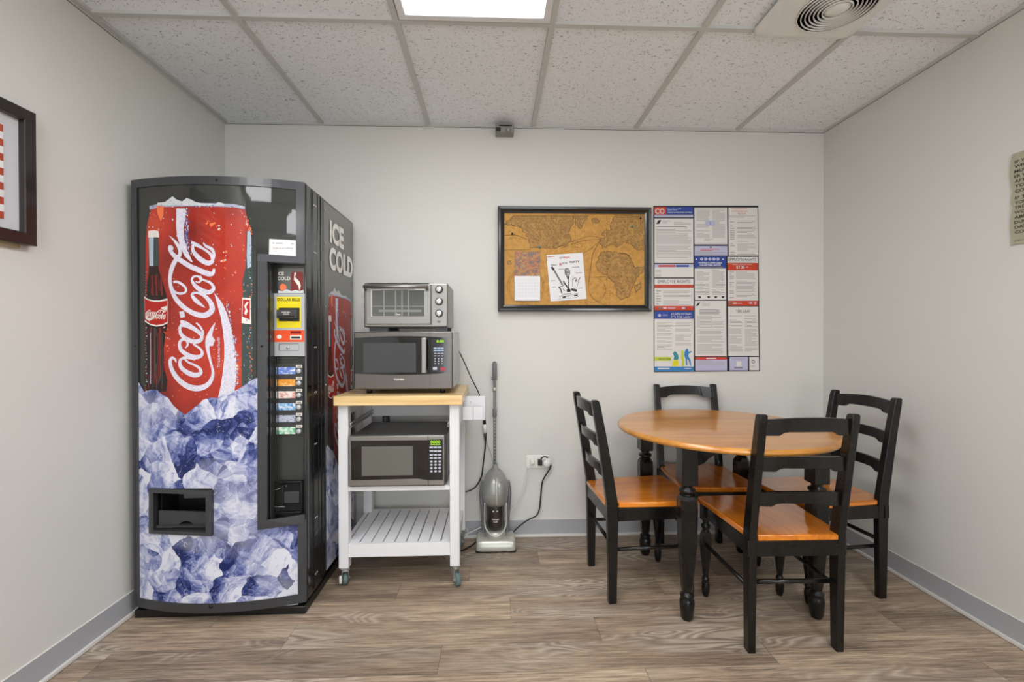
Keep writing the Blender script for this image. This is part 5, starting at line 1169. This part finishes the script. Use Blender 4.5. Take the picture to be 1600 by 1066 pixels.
R4(1085, 384.5, 1136, 399.5, Lv); b.lathe([(.005, 0), (.005, -.001)], PP(1110.5, 386.5, .0006), 'y', 10, Ik); body(1094, 389, 1128, 392, Rd, 2); body(1087.5, 392, 1134, 398, Gy, 1.9, 1)
R4(1085, 401, 1133.5, 419.7, Bl)
for k in range(5): b.lathe([(.0095, 0), (.0095, -.0008)], PP(1096.3+k*6.4, 405, .0006), 'y', 14, Lv)
for x in (1088, 1129.6): b.lathe([(.005, 0), (.005, -.0008)], PP(x, 405.3, .0006), 'y', 5, Wt)
T4('YOUR RIGHTS UNDER USERRA', 1109, 412, 2.6, 37, Wt, bold=.03); T4('THE UNIFORMED SERVICES', 1109, 415.6, 2.4, 33, Wt, bold=.03); R4(1088.5, 416.8, 1129, 419, 8, .0008)
R4(1085, 419.7, 1133.5, 468.5, Wt); body(1087.5, 422, 1107.5, 461, Gy, 2.2); body(1112, 422, 1131.5, 461, Gy, 2.2)
for x in (1090.5, 1104.5, 1115.5, 1126.5): R4(x, 462.8, x+4, 465.6, Ik, .0008)
R4(1085, 470, 1133.5, 557, Wt); mpoly(b, [(1087, 478), (1091, 473), (1094.5, 473), (1091, 478)], lambda x, y: PP(x, y, .0009), Ik); body(1096, 473.5, 1109, 478.5, Gy, 1.8); body(1092, 484, 1126, 491, 8, 2, 1); body(1088, 494, 1130, 553, Gy, 2.1)
R4(1085.3, 558.3, 1134, 562, Rd); R4(1102, 559.2, 1117, 561, Wt, .0008); R4(1085.3, 562, 1134, 579.3, Lv); body(1088, 563.5, 1131, 572, Gy, 2.2, 1)
R4(1138, 324.5, 1183.5, 399.5, Wt); body(1143, 326, 1168, 330, Rd, 1.8); T4('$12.32', 1159.5, 335.2, 3.2, 12, Rd); R4(1139, 337, 1181, 337.5, 8, .0008); body(1140, 339, 1181, 344, Gy, 2); body(1140.5, 346, 1147.5, 398, Gy, 3.4); body(1151.5, 345, 1181, 398, Gy, 2)
R4(1136.2, 401.7, 1183, 411, Wt); T4('EMPLOYEE RIGHTS', 1159, 407.5, 4.3, 42, Ik); R4(1138, 409.2, 1181, 410.3, 8, .0008); R4(1136.2, 411, 1183, 422.5, Rd); T4('FEDERAL MINIMUM WAGE', 1158.5, 414.2, 2.1, 31, Wt); T4('$7.25', 1156, 419.6, 4.4, 13, Wt, bold=.03); R4(1164.5, 417, 1168, 417.8, Wt, .0008)
R4(1136.2, 422.5, 1183, 470, Wt); body(1138.5, 424.5, 1146, 468, Gy, 3.3); body(1149, 425, 1179.5, 468, Gy, 2.0)
R4(1136.2, 470.3, 1183, 477.7, Rd); R4(1138, 472, 1142.5, 476, 8, .0008); R4(1144, 473, 1149.5, 475, Wt, .0008); R4(1150.5, 473.4, 1158, 474.6, Lv, .0008); R4(1169, 472.4, 1174, 475, Lv, .0008); R4(1177, 472, 1180, 475.6, Lv, .0008)
R4(1136.2, 479, 1183, 556.3, Wt); T4('THE LAW', 1159.3, 488.8, 5.0, 22, Ik); body(1138, 493.5, 1158, 550, Gy, 2.1); body(1161.5, 493.5, 1181, 550, Gy, 2.1)
R4(1138, 558, 1166, 579, Lv); body(1141, 560, 1163, 563.5, Gy, 1.9, 1); R4(1148.5, 565, 1156, 572.5, Wt, .0008); R4(1145, 574, 1158, 575.6, 8, .0008); R4(1168.3, 558, 1183.2, 578.8, Wt); b.lathe([(.0105, 0), (.0105, -.0006)], PP(1177, 565.5, .0006), 'y', 16, 8); b.lathe([(.007, 0), (.007, -.0006)], PP(1177, 565.5, .0013), 'y', 16, Wt); body(1171, 571.5, 1180, 575, Gy, 1.8)
b.build('sheet', ['pblack', 'paper2', 'pblue', 'pred', 'plav', 'grey_ink', 'ink', 'pskyb', 'mid_ink', 'pteal', 'pgrn', 'pyel'], po)
for x, y in ((1177.5, 325), (1110, 387)): pass

# ================================================================ framed picture, left wall
pf = thing('framed_picture', 'black framed picture with white mat on the left wall, cut off by the left edge', 'picture', (XL, 1.26, 1.69))
fy0, fy1, fz0, fz1 = .95, 1.563, 1.475, 1.912; xw = XL
b = MB(); W_ = .038
def mold_x(b, y0, y1, z0, z1, w_, xb, xf):
    def ring(i, x): return [(x, y0+i, z0+i), (x, y1-i, z0+i), (x, y1-i, z1-i), (x, y0+i, z1-i)]
    R = [ring(0, xb), ring(0, xf-.002), ring(.002, xf), ring(w_-.003, xf), ring(w_, xf-.003), ring(w_, xb)]
    V = [[b._v(p) for p in r] for r in R]; fs = []
    for A_, B_ in zip(V, V[1:]+[V[0]]):
        for k in range(4): fs.append(b.face([A_[k], A_[(k+1) % 4], B_[(k+1) % 4], B_[k]], 0))
    bmesh.ops.recalc_face_normals(b.bm, faces=[f for f in fs if f])
mold_x(b, fy0, fy1, fz0, fz1, W_, xw+.002, xw+.032); b.build('frame', 'frame_brn', pf)
b = MB(); b.box(xw+.006, xw+.012, fy0+.02, fy1-.02, fz0+.02, fz1-.02, 0)
ay = PX(5.5, 260, xw+.0145).y; b.box(xw+.012, xw+.0135, 1.06, ay, 1.545, 1.84, 0)
zz = 1.835
k = 0
while zz > 1.56:
    b.box(xw+.0135, xw+.0145, 1.06, ay, zz-.022, zz, 1 if k % 2 == 0 else 2); zz -= .0225; k += 1
b.build('matted_print', ['matboard', 'redstripe', 'paper'], pf)
b = MB(); b.box(xw+.001, xw+.012, fy0+.01, fy1-.035, fz0-.014, fz0+.01, 0); b.build('backing_board', 'tan', pf)

# ================================================================ notice on the right wall
sg = thing('wall_notice', 'creased beige injury notice with bold black capitals on the right wall edge', 'sign', (XR, 1.45, 1.7))
b = MB(); sy1, sy0, sz0_, sz1_ = 1.668, 1.31, 1.522, 1.868
def sgx(v): return XR-.003-.004*abs(math.sin(v*math.pi*2.2))
n = 24; L0, L1 = [], []
for k in range(n+1):
    v = k/n; z = sz1_+(sz0_-sz1_)*v; e = .004*math.sin(v*9)+(.006 if .42 < v < .55 else 0)
    L0.append(b._v((sgx(v), sy1+e, z))); L1.append(b._v((sgx(v), sy0, z)))
for k in range(n): b.face([L0[k], L0[k+1], L1[k+1], L1[k]], 0, True)
lines = ['IF YOU ARE INJURED ON THE JOB,', 'WRITTEN NOTICE OF YOUR INJURY', 'MUST BE GIVEN TO YOUR EMPLOY-', 'ER WITHIN FOUR WORKING DAYS', 'AFTER THE ACCIDENT, PURSUANT', 'TO SECTION 8-43-102(1),', 'COLORADO REVISED STATUTES.', None,
         'IF THE INJURY RESULTS FROM', 'YOUR USE OF ALCOHOL OR CON-', "TROLLED SUBSTANCES, YOUR", "WORKERS' COMPENSATION DIS-", 'ABILITY BENEFITS MAY BE RE-', 'DUCED BY ONE-HALF IN ACCOR-', 'DANCE WITH SECTION 8-42-112.5,', 'COLORADO REVISED STATUTES.']
z = sz1_-.040
for ln in lines:
    if ln is None: z -= .007; continue
    b.text(ln, lambda x, y: Vector((sgx((sz1_-y)/(sz1_-sz0_))-.0012, sy1-.013-x, y)), 0, z, .0115, 1, w=.325*min(1, len(ln)/29), bold=.012); z -= .0185
b.text('EMPLOYERS: POST IN A CONSPICUOUS PLACE', lambda x, y: Vector((sgx((sz1_-y)/(sz1_-sz0_))-.0012, sy1-.013-x, y)), 0, sz0_+.010, .005, 1, w=.2)
b.build('sheet', ['sign', 'ink'], sg)
b = MB(); b.lathe([(.004, -.0), (.003, -.002), (0, -.003)], (XR-.009, 1.660, 1.858), 'x', 10); b.build('staple', 'chrome', sg)
